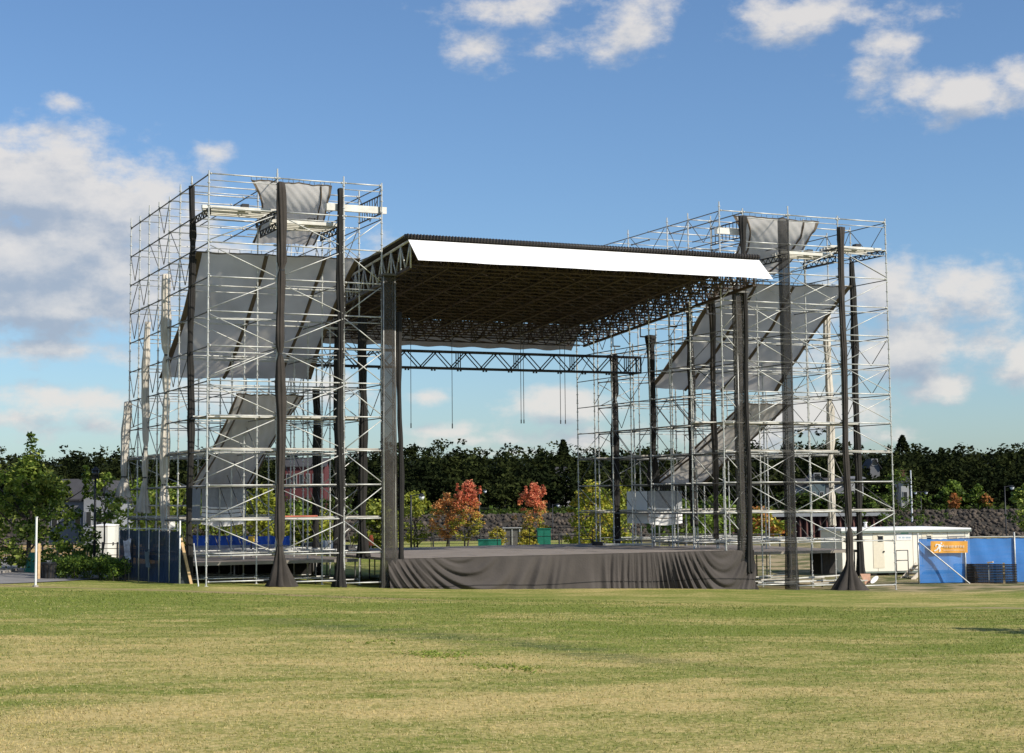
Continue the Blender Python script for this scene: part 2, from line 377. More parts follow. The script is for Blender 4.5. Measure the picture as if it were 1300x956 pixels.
    c = mixc(math_('MULTIPLY', math_('MULTIPLY', mr(tr1, 1.0, .2), mr(side, 0, -6)), mr(mid, .38, .55, .25, .8)), c, (.36, .26, .15))
    tr2 = math_('ABSOLUTE', math_('SUBTRACT', math_('ADD', dist, math_('MULTIPLY', mid, 1.5)), math_('MULTIPLY_ADD', side, .10, 67.5)))
    c = mixc(math_('MULTIPLY', math_('MULTIPLY', mr(tr2, .7, .1), mr(side, 14, 20)), mr(mid, .36, .5)), c, (.38, .29, .18))
    # parched rough field behind the hedge, mossy bank and dark floor of the wood
    c = mixc(math_('MULTIPLY', mr(dist, 82, 88), mr(side, -14, -18)), c, mixc(mr(fine, .3, .7), (.40, .26, .10), (.50, .35, .16)))
    c = mixc(math_('MULTIPLY', mr(dist, 82, 88), mr(side, 4, 14)), c, mixc(mr(mid, .4, .62), (.12, .13, .05), (.42, .33, .20)))
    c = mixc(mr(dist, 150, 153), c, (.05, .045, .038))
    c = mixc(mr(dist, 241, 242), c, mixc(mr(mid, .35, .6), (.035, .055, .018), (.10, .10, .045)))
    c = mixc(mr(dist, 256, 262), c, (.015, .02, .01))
    L.new(c, b_.inputs['Base Color'])
    bp = N.new('ShaderNodeBump'); bp.inputs['Strength'].default_value = .55; bp.inputs['Distance'].default_value = .08
    L.new(math_('ADD', blade, math_('MULTIPLY', fine, 1.2)), bp.inputs['Height']); L.new(bp.outputs[0], b_.inputs['Normal'])
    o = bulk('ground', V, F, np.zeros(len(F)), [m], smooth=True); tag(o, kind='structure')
GREEN1, GREEN2 = (.125, .17, .022), (.26, .29, .065)
DRY1, DRY2 = (.42, .33, .115), (.68, .53, .24)
ground()
b = MB(); pts = [W(148, -900), W(148, 900), W(236, 900), W(236, -900)]
b.add([(p[0], p[1], -2.7) for p in pts], [(0,1,2,3)], WATER); tag(b.build('river_water'), kind='structure')

def strip(name, pts, w, dz, m, thick=0.0):
    b = MB(); P = []
    for i, p in enumerate(pts):
        a = pts[max(0, i-1)]; c = pts[min(len(pts)-1, i+1)]; t = np.array([c[0]-a[0], c[1]-a[1]]); t = t/np.linalg.norm(t); n = np.array([-t[1], t[0]])
        row = []
        for k in np.linspace(-1, 1, 5):
            x, y = p[0]+n[0]*w/2*k, p[1]+n[1]*w/2*k; row.append((x, y, gz(x, y)+dz))
        P.append(row)
    P = np.array(P)
    b.grid(P, m)
    if thick:
        for j in (0, -1):
            q = P[:, j].copy(); q2 = q.copy(); q2[:, 2] -= thick; b.grid(np.stack([q, q2], 1), m)
    return tag(b.build(name), kind='structure')
def spline(cp, n=12):
    out = []; cp = [np.array(c, float) for c in cp]; cp = [2*cp[0]-cp[1]]+cp+[2*cp[-1]-cp[-2]]
    for i in range(1, len(cp)-2):
        for t in np.linspace(0, 1, n, endpoint=False):
            a, b_, c, d = cp[i-1:i+3]; out.append(.5*((2*b_)+(-a+c)*t+(2*a-5*b_+4*c-d)*t*t+(-a+3*b_-3*c+d)*t**3))
    out.append(cp[-2]); return out
road = spline([(-40, -9), (-22, -2), (-12, 3.2), (-6, 8.5), (-2.5, 17), (-1.5, 30), (-3, 48)], 14)
strip('road', road, 5.6, .03, ASPH)
def offs(pts, k):
    o = []
    for i, p in enumerate(pts):
        a = pts[max(0, i-1)]; c = pts[min(len(pts)-1, i+1)]; t = (c-a)/np.linalg.norm(c-a); o.append(p+np.array([-t[1], t[0]])*k)
    return o
strip('kerb', offs(road, 2.9), .22, .14, CONC, .14)
strip('pavement', offs(road, 3.75), 1.45, .12, CONC, .12)

def rocks():
    n = 9500; d = rng.uniform(229.5, 241.5, n); s = rng.uniform(-125, 125, n)
    x, y = W(d, s); z = terrain(x, y)
    ico = np.array([(0,0,1),(.9,0,.3),(.28,.85,.4),(-.72,.53,.35),(-.72,-.53,.45),(.28,-.85,.3),(.7,.6,-.5),(-.3,.8,-.6),(-.9,-.1,-.5),(-.2,-.8,-.55),(.7,-.5,-.5)])
    fc = np.array([(0,1,2),(0,2,3),(0,3,4),(0,4,5),(0,5,1),(1,6,2),(2,6,7),(2,7,3),(3,7,8),(3,8,4),(4,8,9),(4,9,5),(5,9,10),(5,10,1),(1,10,6)])
    V = []; F = []
    sz = rng.uniform(.16, .44, n)
    P = ico[None]*rng.uniform(.7, 1.25, (n, 11, 3))*sz[:, None, None]
    th = rng.uniform(0, 6.28, n); c, s_ = np.cos(th), np.sin(th)
    X = P[..., 0]*c[:, None]-P[..., 1]*s_[:, None]; Y = P[..., 0]*s_[:, None]+P[..., 1]*c[:, None]
    V = np.stack([X+x[:, None], Y+y[:, None], P[..., 2]*.8+z[:, None]+.1], -1).reshape(-1, 3)
    F = (fc[None]+11*np.arange(n)[:, None, None]).reshape(-1, 3)
    tag(bulk('riprap', V, F, np.zeros(len(F)), [ROCK]), 'grey brown riprap stones along the far river bank', 'rocks', kind='stuff')
rocks()

# ------------------------------------------------------------------ vegetation
DKG = [leafmat('dark_leaf_%s' % k, c, .15) for k, c in (('deep', (.015, .021, .008)), ('olive', (.026, .033, .010)), ('mid', (.042, .052, .016)))]  # cloud shadow over the wood is put into these dark leaf colours
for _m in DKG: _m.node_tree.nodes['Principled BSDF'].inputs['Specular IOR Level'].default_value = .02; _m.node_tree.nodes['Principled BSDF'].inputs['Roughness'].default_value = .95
MDG = [leafmat('green_leaf_%s' % k, c) for k, c in (('deep', (.07, .115, .015)), ('mid', (.16, .23, .03)), ('light', (.33, .38, .075)))]
YLG = [leafmat('lime_leaf_%s' % k, c) for k, c in (('deep', (.17, .20, .025)), ('mid', (.33, .34, .04)), ('gold', (.50, .40, .06)))]
ORG = [leafmat('autumn_leaf_%s' % k, c) for k, c in (('rust', (.46, .19, .06)), ('orange', (.70, .31, .10)), ('peach', (.64, .40, .16)))]
RED = [leafmat('red_leaf_%s' % k, c) for k, c in (('deep', (.52, .13, .07)), ('red', (.72, .21, .12)), ('coral', (.78, .34, .18)))]
def skyline(u):
    T = [(-200,580),(0,577),(60,580),(95,573),(122,569),(150,573),(200,574),(235,566),(258,572),(300,578),(420,576),(505,564),(525,563),(560,559),(590,563),(640,567),(665,565),(700,569),(740,566),(800,570),(860,566),(905,573),(950,562),(985,568),(1030,551),(1052,553),(1068,567),(1100,571),(1150,567),(1180,569),(1202,575),(1222,572),(1245,571),(1262,566),(1285,561),(1300,566),(1500,565)]
    return float(np.interp(u, [t[0] for t in T], [t[1] for t in T]))
def vh(u): return 632.3-(u-650)*.00952
def forest():
    rg = np.random.default_rng(3); cen = []; rad = []; per = 24
    trunks = MB()
    for d, gap, frac in ((259, 5.2, .60), (268, 5.5, .78), (280, 6, .9), (296, 6, .97), (314, 6.5, 1.0), (338, 8, 1.0)):
        s = -125.0
        while s < 125:
            s += gap*rg.uniform(.55, 1.35); dd = d+rg.uniform(-5, 5)*(1 if d > 262 else .4)
            x, y = W(dd, s); u = 650+s/dd*FPX; z0 = gz(x, y)
            zt = CAM[2]+(vh(u)-skyline(u))/FPX*dd; H = (zt-z0)*frac*rg.uniform(.86, 1.04)
            R = rg.uniform(3.0, 4.8)*(1 if d > 262 else .8); k = int(52*R*R/14)
            p = rg.normal(size=(k, 3)); p /= np.linalg.norm(p, axis=1)[:, None]; p *= rg.random((k, 1))**.4
            lob = 1+.22*np.sin(3*np.arctan2(p[:, 1], p[:, 0])+rg.uniform(0, 6))+.15*np.sin(5*p[:, 2]+rg.uniform(0, 6))
            hh = H*.46; p = p*np.array([R, R, hh])*lob[:, None]+np.array([x, y, z0+H-hh])
            cen.append(p); rad.append(np.full(k, 1.15)*rg.uniform(.8, 1.3, k))
            if d < 270: trunks.tube((x, y, z0-.3), (x, y, z0+H*.5), .16, BARK, 5)
    cen = np.concatenate(cen); rad = np.concatenate(rad)
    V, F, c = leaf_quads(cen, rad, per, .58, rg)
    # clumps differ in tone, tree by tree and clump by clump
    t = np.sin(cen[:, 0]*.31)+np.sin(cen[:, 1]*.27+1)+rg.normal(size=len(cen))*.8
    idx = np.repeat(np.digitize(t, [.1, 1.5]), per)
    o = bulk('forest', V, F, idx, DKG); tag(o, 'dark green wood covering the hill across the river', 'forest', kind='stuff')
    o2 = trunks.build('forest_trunk'); o2.parent = o; o2['kind'] = 'stuff'; 
    print('forest quads', len(F))
forest()
def undergrowth():
    rg = np.random.default_rng(5); n = 1500
    d = rg.uniform(246, 258, n); s = rg.uniform(-120, 120, n); keep = (s < 20)|(rg.random(n) < .5); d, s = d[keep], s[keep]
    x, y = W(d, s); z = terrain(x, y); cen = np.stack([x, y, z+.5], 1); V, F, c = leaf_quads(cen, rg.uniform(.5, 1.3, len(cen)), 9, .5, rg)
    n2 = 700; d2 = rg.uniform(241.5, 243.5, n2); s2 = (np.where(rg.random(n2) < .6, rg.uniform(985, 1135, n2), rg.uniform(345, 440, n2))-650)/FPX*242; x2, y2 = W(d2, s2); c2 = np.stack([x2, y2, terrain(x2, y2)+rg.random(n2)**1.5*2.6], 1); V2, F2, _ = leaf_quads(c2, rg.uniform(.5, 1.1, n2), 12, .45, rg)
    F = np.concatenate([F, F2+len(V)]); V = np.concatenate([V, V2])
    tag(bulk('bank_bushes', V, F, rg.integers(0, 2, len(F)), [DKG[2], MDG[0]]), 'low green scrub along the top of the far bank', 'bushes', kind='stuff')
undergrowth()

def tree(name, label, base, H, R, mats, bands=None, zlo=.25, leaf=.2, clumps=120, per=34, group=None, seed=1, shape=1.0, limbs=7, trunk_r=.07, crad=.45, spikes=0, top_spire=None):
    rg = np.random.default_rng(seed); root = empty(name, base, label, 'tree' if 'tree' in name else 'shrub', group)
    zc0, zc1 = H*zlo, H
    t = rg.random(clumps); ang = rg.uniform(0, 2*PI, clumps)
    prof = np.sin(PI*np.clip(t, 0.02, .98)**(.75*shape))**.7; rr = R*prof*rg.random(clumps)**.38*(1+.22*np.sin(ang*3+seed)+.15*np.sin(ang*2+t*9))
    cen = np.stack([rr*np.cos(ang), rr*np.sin(ang), zc0+(zc1-zc0)*t], 1)
    rad = crad*rg.uniform(.55, 1.3, clumps)
    for k in range(spikes):           # upright leading shoots that stand out of the crown
        a = rg.uniform(0, 6.28); q = R*rg.uniform(.2, .9); zz = zc0+(zc1-zc0)*rg.uniform(.55, .9)
        for j in range(3): cen = np.vstack([cen, [q*math.cos(a), q*math.sin(a), zz+j*crad*.7]]); rad = np.append(rad, crad*(.6-.14*j))
    if top_spire:
        for zz, q, r_ in top_spire: cen = np.vstack([cen, [q, 0, zz]]); rad = np.append(rad, r_)
    V, F, c = leaf_quads(cen, rad, per, leaf, rg)
    nb = len(mats)
    if bands is not None:             # leaf colour turns with height
        h = (c[:, 2]-zc0)/(zc1-zc0)+rg.normal(size=len(c))*.10; idx = np.digitize(h, bands); sub = rg.integers(0, 3, len(c)); ml = [m for gset in mats for m in gset]; mi = idx*3+sub
    else: ml = mats; mi = np.repeat(rg.integers(0, nb, len(cen)), per); fl = rg.random(len(mi)) < .35; mi = np.where(fl, rg.integers(0, nb, len(mi)), mi)
    bulk('crown', V, F, mi, ml, root)
    b = MB(); top = np.array([0, 0, H*.82]); n = 6; prev = np.array([0, 0, -.15])
    for k in range(1, n+1):
        q = np.array([rg.normal()*.012*H, rg.normal()*.012*H, H*.82*k/n]); b.tube(prev+0, q, trunk_r*(1-.8*(k-1)/n), BARK, 7, trunk_r*(1-.8*k/n), cap=False); prev = q
    for k in rg.choice(len(cen), min(limbs*3, len(cen)), replace=False):
        e = cen[k]; s0 = np.array([0, 0, max(H*.12, min(e[2]-np.hypot(e[0], e[1])*.8, H*.75))]); mid = (s0+e)/2+np.array([0, 0, .04*H]); r0 = trunk_r*.38
        b.tube(s0, mid, r0, BARK, 5, r0*.65, cap=False); b.tube(mid, e, r0*.65, BARK, 5, r0*.3, cap=False)
    for v in range(len(b.v)): b.v[v] = tuple(np.array(b.v[v])+np.array(base))
    b.build('trunk', root, smooth=True); return root
def tree_at(u, vtop, d, R, *a, name='tree', label='', **k):
    p = far(u, 650, d); z = gz(p[0], p[1]); top = far(u, vtop, d)[2]; return tree(name, label, (p[0], p[1], z), top-z, R, *a, **k)
# big tree at the left edge
tree_at(38, 585, 86, 3.6, MDG, label='large full green broadleaf tree left of the white marker pole', leaf=.17, clumps=230, per=44, seed=11, zlo=.06, shape=.55, crad=.46, trunk_r=.15, spikes=16, top_spire=[(5.3, .1, .5), (5.7, -.15, .45), (6.0, .25, .4), (6.3, -.05, .38), (6.6, 0.02, .3), (6.9, -.05, .22), (5.8, .45, .3)])
tree_at(-52, 575, 92, 3.0, MDG, label='green broadleaf tree cut by the left picture edge', leaf=.2, clumps=150, per=36, seed=12, zlo=.18, crad=.5, trunk_r=.12)
tree_at(132, 604, 96, 1.15, MDG, label='thin young green tree in front of the grey gabled house', leaf=.18, clumps=34, per=26, seed=13, zlo=.52, crad=.32)
for i, (u, v, d, R, ms, lb) in enumerate([
    (176, 612, 128, 3.6, MDG[:2], 'mid green tree behind the leftmost pale drape'),
    (215, 618, 122, 3.2, MDG, 'mid green tree showing between the pale drapes above the shade-dark blue fence'),
    (258, 632, 126, 2.6, MDG, 'green tree partly hidden by the lower hanging curtain of the left tower'),
    (333, 622, 118, 1.7, YLG[:2]+MDG[2:], 'bright lime green tree right of the lower hanging curtain'),
    (372, 642, 124, 1.9, MDG, 'small green tree seen right of the thick front drape of the left tower'),
    (400, 650, 120, 1.5, YLG[:2]+MDG[:1], 'low yellow green tree seen through the middle bay of the left tower'),
    (478, 640, 122, 1.5, YLG[:2]+MDG[2:], 'lime tree seen just left of the sheer column at the stage corner'),
    (868, 640, 134, 2.4, MDG[:2], 'green tree right of the white lower curtain in the right tower'),
    (910, 634, 138, 2.2, MDG[:2], 'green tree behind the stage side drapes near the right sheer column'),
    (968, 648, 140, 2.0, [YLG[2], ORG[0], MDG[1]], 'ochre and green tree in front of the rusty sheet wall'),
    (1142, 598, 215, 5.0, [MDG[0], DKG[2], MDG[1]], 'rounded olive willow beyond the right tower edge')]):
    tree_at(u, v, d, R, ms, label=lb, leaf=.26, clumps=100, per=26, seed=20+i, zlo=.1, crad=.6, trunk_r=.1)
tree_at(526, 627, 118, 1.75, YLG[:2]+[MDG[2]], label='open lime green tree beside the sheer column behind the stage', leaf=.16, clumps=80, per=26, seed=41, zlo=.22, crad=.38, spikes=4)
tree_at(568, 627, 117, 1.15, [ORG], bands=[], label='rusty orange young tree, the smaller of the neighbouring orange pair', leaf=.11, clumps=90, per=40, seed=42, zlo=.3, crad=.28, spikes=4)
tree_at(594, 612, 116, 1.2, [YLG, ORG, RED], bands=[.40, .60], label='taller orange red young tree of the neighbouring pair behind the stage', leaf=.11, clumps=120, per=44, seed=43, zlo=.24, crad=.26, spikes=12)
tree_at(677, 615, 115, 1.15, [YLG, ORG, RED], bands=[.45, .62], label='slender red topped tree standing alone behind the middle of the stage', leaf=.11, clumps=125, per=44, seed=44, zlo=.16, crad=.26, spikes=14)
tree_at(752, 614, 114, 2.0, [YLG[2], YLG[1], MDG[1], YLG[1]], label='wide golden green tree left of the right tower', leaf=.17, clumps=150, per=34, seed=45, zlo=.12, crad=.42, spikes=6, shape=.8)
tree_at(786, 618, 116, 1.6, [MDG[2], YLG[0], YLG[1]], label='light green tree inside the left edge of the right tower', leaf=.17, clumps=90, per=30, seed=46, zlo=.12, crad=.4, spikes=4)
tree_at(631, 671, 113, .72, [YLG[1], YLG[2]], name='shrub', label='round yellow shrub behind the stage left of the steel stand', leaf=.12, clumps=60, per=26, seed=47, zlo=.1, crad=.22)
tree_at(668, 674, 112, .85, [YLG[2], YLG[1]], name='shrub', label='yellow shrub at the foot of the lone red topped tree', leaf=.12, clumps=60, per=26, seed=48, zlo=.1, crad=.24)
tree_at(1210, 612, 246, 2.0, [MDG[0], MDG[1]], label='small green tree on the far bank above the trailer roof', leaf=.35, clumps=60, per=20, seed=49, zlo=.2, crad=.6)
tree_at(1212, 628, 244, .9, [ORG[0]], label='small rust coloured tree standing before a green one on the far bank', leaf=.3, clumps=26, per=16, seed=50, zlo=.25, crad=.4)
tree_at(1242, 617, 245, 1.4, [MDG[0], MDG[1]], label='slim green tree on the far bank, next left of the little orange tree', leaf=.32, clumps=50, per=18, seed=51, zlo=.3, crad=.5)
tree_at(1253, 628, 244, .9, [ORG[0], YLG[0]], label='little orange tree on the far bank nearest the right street lamp', leaf=.3, clumps=28, per=16, seed=52, zlo=.35, crad=.4)
tree_at(1304, 616, 150, 1.6, MDG, label='green tree just cut by the right picture edge above the blue fence', leaf=.22, clumps=80, per=26, seed=53, zlo=.15, crad=.5)
def conifer(u, vt, d, R, label, seed):
    rg = np.random.default_rng(seed); p = far(u, 640, d); z = gz(p[0], p[1]); H = far(u, vt, d)[2]-z; root = empty('pine_tree', (p[0], p[1], z), label, 'tree')
    cen = []; rad = []
    for k in range(16):
        t = k/15; r = R*(1-t)**.8+.15
        for a in np.linspace(0, 6.28, 8, endpoint=False)+rg.uniform(0, 1): cen.append((r*.75*math.cos(a)*rg.uniform(.6, 1.1), r*.75*math.sin(a), H*(.55+.45*t))); rad.append(.3+.35*(1-t))
    V, F, c = leaf_quads(np.array(cen), np.array(rad), 14, .42, rg); bulk('crown', V, F, rg.integers(0, 2, len(F)), DKG[:2], root)
    b = MB(); b.tube((p[0], p[1], z), (p[0], p[1], z+H*.97), .3, BARK, 6, .05); b.build('trunk', root)
conifer(1148, 554, 330, 2.6, 'pointed pine rising above the wood just right of the right tower', 61)
conifer(716, 560, 318, 1.9, 'pointed pine on the skyline above the middle of the stage', 62)
conifer(1197, 570, 322, 1.2, 'thin pointed pine in the dip of the skyline at the right', 63)
def hedge():
    rg = np.random.default_rng(9); cen = []; rad = []
    for k in range(300):
        u = rg.uniform(70, 163); t = rg.random(); p = onZ(u, 735.5-5*t+0*rg.random(), gz(-6, 3)); h = (1.0+.08*math.sin(u*.2))*(1-.25*max(0, (82-u)/12)); z = gz(p[0], p[1])+.12+h*rg.random()**.7*.85
        cen.append((p[0], p[1]+rg.uniform(-.2, .9), z)); rad.append(rg.uniform(.16, .3))
    cen = np.array(cen); V, F, c = leaf_quads(cen, np.array(rad), 46, .085, rg)
    root = empty('hedge', (*cen[:, :2].mean(0), gz(cen[0, 0], cen[0, 1])), 'low dense green hedge between the black bin and the shade-dark blue fence', 'hedge')
    V = V-np.array(root.location); bulk('foliage', V, F, rg.integers(0, 3, len(F)), [MDG[0], MDG[1], leafmat('hedge_leaf', (.06, .11, .02))], root)
    b = MB()
    for i in range(0, 300, 10): e = cen[i]; b.tube((e[0]+.05, e[1], gz(e[0], e[1])-.05), e, .012, BARK, 4)
    b.build('stem', root)['kind'] = 'stuff'
hedge()
def grass():
    rg = np.random.default_rng(15); n = 150000
    d = 19+48*rg.random(n)**1.15; s = rg.uniform(-.33, .33, n)*d*1.02; x, y = W(d, s); z = terrain(x, y)
    th = rg.uniform(0, PI, n); h = rg.uniform(.010, .032, n)*(1+d/90); w = (.004+.00018*d); lean = rg.normal(size=(n, 2))*.025
    dx, dy = np.cos(th)*w, np.sin(th)*w
    V = np.stack([np.stack([x-dx, y-dy, z-.005], 1), np.stack([x+dx, y+dy, z-.005], 1), np.stack([x+lean[:, 0], y+lean[:, 1], z+h], 1)], 1).reshape(-1, 3)
    F = np.arange(3*n).reshape(n, 3)
    G = [bpy.data.materials['lawn_and_field'], mat('grass_blade_straw', (.55, .46, .22), .8, 0, .2, 1, trans=.3), mat('grass_blade_green', (.12, .18, .03), .8, 0, .3, 1, trans=.3)]
    q = (52-d)/22+np.sin(x*.3+np.cos(y*.21)*2)*.35+rg.normal(size=n)*.5
    mi = np.where(rg.random(n) < .72, 0, np.where(q > .45, 1, 2))
    tag(bulk('grass', V, F, mi, G), 'short half dry grass blades of the lawn', 'grass', kind='stuff')
grass()

# ------------------------------------------------------------------ scaffold towers
LV = [18.0-1.5*i for i in range(12)]            # ledger heights, top down: 18.0 ... 1.5
YS = [0, 3.05, 5.18, 7.32, 9.45, 11.6, 13.72, 15.85]
def post_mesh(L, r=.034):
    key = ('post', round(L, 2))
    if key in TC: return TC[key]
    b = MB(); b.tube((0,0,0), (0,0,L), r, STEEL, 8); z = .35
    while z < L-.2: b.tube((0,0,z), (0,0,z+.035), r*2.0, STEEL, 8); z += .5
    z = 2.0
    while z < L: b.tube((0,0,z-.1), (0,0,z+.1), r*1.25, STEEL, 8); z += 2.0
    b.box((-.075,-.075,-.02), (.075,.075,.012), STEEL)
    me = bpy.data.meshes.new('post'); me.from_pydata(b.v, [], b.f); me.materials.append(STEEL); TC[key] = me; return me
def scaffold(label, xs, side, side_x, ys=YS, top_rows=8):
    rg = random.Random(int(side_x)+3)
    x0 = xs[0]; root = empty('scaffold_tower', (x0, 0, gz(x0, 0)), label, 'scaffolding')
    L0 = np.array(root.location)
    for x in xs:
        for j, y in enumerate(ys):
            g = gz(x, y); top = 18.0 if (y <= 3.1 or x == side_x) else (18.0 if j % 2 == 0 else 16.6)
            top += rg.choice([.15, .3, .45])
            if y > 5 and x not in (xs[0], xs[-1]): top = min(top, 12.4+rg.choice([0, 1.5, 3]))
            o = bpy.data.objects.new('post', post_mesh(round(top-g, 1))); col.objects.link(o); o.parent = root; o.location = (x-x0, y, g-L0[2])
    # ledgers along the front and back rows
    rest = MB(); nl = 0
    for j, y in enumerate(ys):
        for li, z in enumerate(LV+[None]):
            for i in range(len(xs)-1):
                a, c = xs[i], xs[i+1]; zz = z if z is not None else max(gz(a, y), gz(c, y))+.18
                if j >= 4 and rg.random() < .18: continue
                if c-a < .9: continue
                p, q = (a+.03, y, zz), (c-.03, y, zz)
                if j < 4 and nl < 296: tube_part('ledger', p, q, .031, STEEL, root); nl += 1
                else: rest.tube(p, q, .025, STEEL, 6)
                if z is not None and j in (0, 1) and li in (0, 1, 3, 4, 5, 6) and rg.random() < .75:
                    rest.tube((a, y+.05, zz-.28), (c, y+.05, zz-.28), .022, STEEL, 6)
    for x in xs:
        for li, z in enumerate(LV):
            for k in range(len(ys)-1):
                if x not in (xs[0], xs[-1]) and rg.random() < .3: continue
                p, q = (x, ys[k]+.03, z-.045), (x, ys[k+1]-.03, z-.045)
                if x == side_x and nl < 296: tube_part('ledger', p, q, .031, STEEL2, root); nl += 1  # depth-wise ledgers get the steel with shade in its colour
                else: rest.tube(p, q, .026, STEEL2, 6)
    r = rest.build('ledger', root, smooth=True); r['kind'] = 'stuff'
    # diagonal braces
    nb = 0
    for li in range(1, 11):
        for i in range(len(xs)-1):
            a, c = xs[i], xs[i+1]; z0, z1 = LV[li+1] if li < 11 else 0, LV[li]
            if c-a < .9: continue
            for y in (0, ys[1], ys[-1]):
                for dirn in (0, 1):
                    if ((li+i+dirn) % 2 == 0 and y == 0) or rg.random() < .2:
                        if rg.random() < .85:
                            za, zb = (z0+.1, z1-.15) if dirn else (z1-.15, z0+.1)
                            tube_part('brace', (a+.06, y-.06, za), (c-.06, y-.06, zb), .023, STEEL, root, heads=False); nb += 1
    br = MB()
    for x in (xs[0], xs[-1]):
        for li in range(0, 11):
            for k in range(len(ys)-1):
                if rg.random() < .30 or (k == 0 and rg.random() < .5): continue
                z0, z1 = LV[li+1], LV[li]; up = (k+li) % 2; ym = ys[k]+(ys[k+1]-ys[k])*.5
                a, c = ys[k], ys[k+1]
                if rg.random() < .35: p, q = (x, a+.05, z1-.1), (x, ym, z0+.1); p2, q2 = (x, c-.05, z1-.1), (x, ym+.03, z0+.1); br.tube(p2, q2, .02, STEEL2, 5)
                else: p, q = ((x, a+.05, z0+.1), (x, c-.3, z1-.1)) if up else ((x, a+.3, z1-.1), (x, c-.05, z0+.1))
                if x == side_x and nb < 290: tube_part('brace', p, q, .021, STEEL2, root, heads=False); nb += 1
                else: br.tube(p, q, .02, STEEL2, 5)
    for x in xs[1:-1]:
        for li in range(6, 11):
            for k in range(1, len(ys)-1):
                if rg.random() < .5: continue
                z0, z1 = LV[li+1], LV[li]; a, c = ys[k], ys[k+1]; br.tube((x, a, z0), (x, c, z1), .02, STEEL2, 5)
    br.build('brace', root, smooth=True)['kind'] = 'stuff'
    return root
XL = [0, 3.07, 6.15, 7.96]; XR = [25.8, 27.16, 29.86, 32.9, 35.9]
TL = scaffold('galvanised scaffold tower at the left of the stage, nearest the camera', XL, 'l', 0)
TR = scaffold('galvanised scaffold tower at the right of the stage, beside the cream trailer', XR, 'r', 27.16)
def part_box(name, a, b_, m, root):
    b = MB(); b.box(a, b_, m); return b.build(name, root)
def walk(root, x0, x1, y0, y1, z, m=PLANK, n=4, along='x', seed=0):
    rg = random.Random(seed+int(z*10)+int(x0*7)); w = ((y1-y0) if along == 'x' else (x1-x0))/n
    for k in range(n):
        e = rg.uniform(-.12, .12); dz = rg.uniform(0, .012); mm = m
        if along == 'x': part_box('plank', (x0+.05+e, y0+k*w+.012, z+dz), (x1-.05+e, y0+(k+1)*w-.012, z+.06+dz), mm, root)
        else: part_box('plank', (x0+k*w+.012, y0+e, z+dz), (x0+(k+1)*w-.012, y1+e, z+.06+dz), mm, root)
def tower_decks(root, X, side, mirror):
    fr = [(X[i], X[i+1]) for i in range(len(X)-1) if X[i+1]-X[i] > .9]
    for a, c in fr:
        walk(root, a, c, .05, 1.0, 6.04, n=3); walk(root, a, c, .05, 1.0, 3.04, n=3, m=PLANK)
        walk(root, a, c, 2.6, 3.4, 7.54, n=2, m=ALU); walk(root, a, c, 14.9, 15.8, 6.04, n=3); walk(root, a, c, 9.5, 10.2, 6.04, n=2)
        walk(root, a, c, 14.9, 15.8, 3.04, n=2)
    for k in range(1, 7): walk(root, side+.04, side+.75, YS[k], YS[k+1], 6.04, n=3, along='y', seed=k)
    for k in range(2, 7): walk(root, side+.04, side+.6, YS[k], YS[k+1], 3.04, n=2, along='y', seed=k)
    for k in range(1, 7): walk(root, side+.04, side+.5, YS[k], YS[k+1], 7.54 if mirror else 3.6, n=2, along='y', m=ALU if mirror else PLANK, seed=k)
tower_decks(TL, XL, 0, False); tower_decks(TR, XR, 27.16, True)
walk(TL, 3.07, 4.9, .02, .32, 3.105, m=PLANKR, n=1)
# aluminium beams laid across the top of each wide bay, on short dark lattice bearers
def lattice(name, p, q, h, m, root, r=.028, pitch=.6, n=6, drop=(0, 0, -1)):
    p = np.array(p, float); q = np.array(q, float); L = np.linalg.norm(q-p); k = max(2, int(round(L/pitch))); dn = np.array(drop)*h; b = MB()
    b.tube(p, q, r, m, n); b.tube(p+dn, q+dn, r, m, n)
    for i in range(k):
        a = p+(q-p)*i/k; c = p+(q-p)*(i+1)/k; mid = (a+c)/2+dn
        b.tube(a, mid, r*.7, m, 5); b.tube(mid, c, r*.7, m, 5)
    b.tube(p, p+dn, r*.8, m, 5); b.tube(q, q+dn, r*.8, m, 5)
    return b.build(name, root, smooth=True)
def top_beams(root, bays):
    for (a, c, z, y0, n) in bays:
        for k in range(n): part_box('beam', (a-.15+.12*k, y0+k*.42, z), (c+.1-.15*((k*7) % 3), y0+k*.42+.2, z+.15), ALU, root)
        for x in (a+.1, c-.1): lattice('bearer', (x, .1, z-.03), (x, 3.0, z-.03), .28, BLACKST, root, .035, .45)
        part_box('bracket', (a+(c-a)*.55, y0+.2, z+.15), (a+(c-a)*.55+.3, y0+.55, z+.34), BLACKST, root)
top_beams(TL, [(0, 3.07, 16.55, .5, 5), (3.07, 6.15, 16.1, .5, 5)])
top_beams(TR, [(29.86, 32.9, 16.1, .5, 4), (32.9, 35.9, 16.55, .5, 4)])
part_box('beam', (5.4, .12, 16.75), (8.25, .32, 17.05), ALU, TL); part_box('beam', (25.7, .12, 16.85), (27.3, .32, 17.15), ALU, TR)
for (rt, x) in ((TL, 7.9), (TR, 27.05)):
    b = MB(); b.tube((x, -.1, 17.55), (x, 2.9, 17.55), .035, BLACKST, 6); b.tube((x, -.1, 16.7), (x, 2.9, 16.7), .035, BLACKST, 6)
    for k in range(9): b.tube((x, .05+k*.34, 16.7), (x, .05+k*.34, 17.55), .022, BLACKST, 5)
    b.build('ladder_truss', rt)

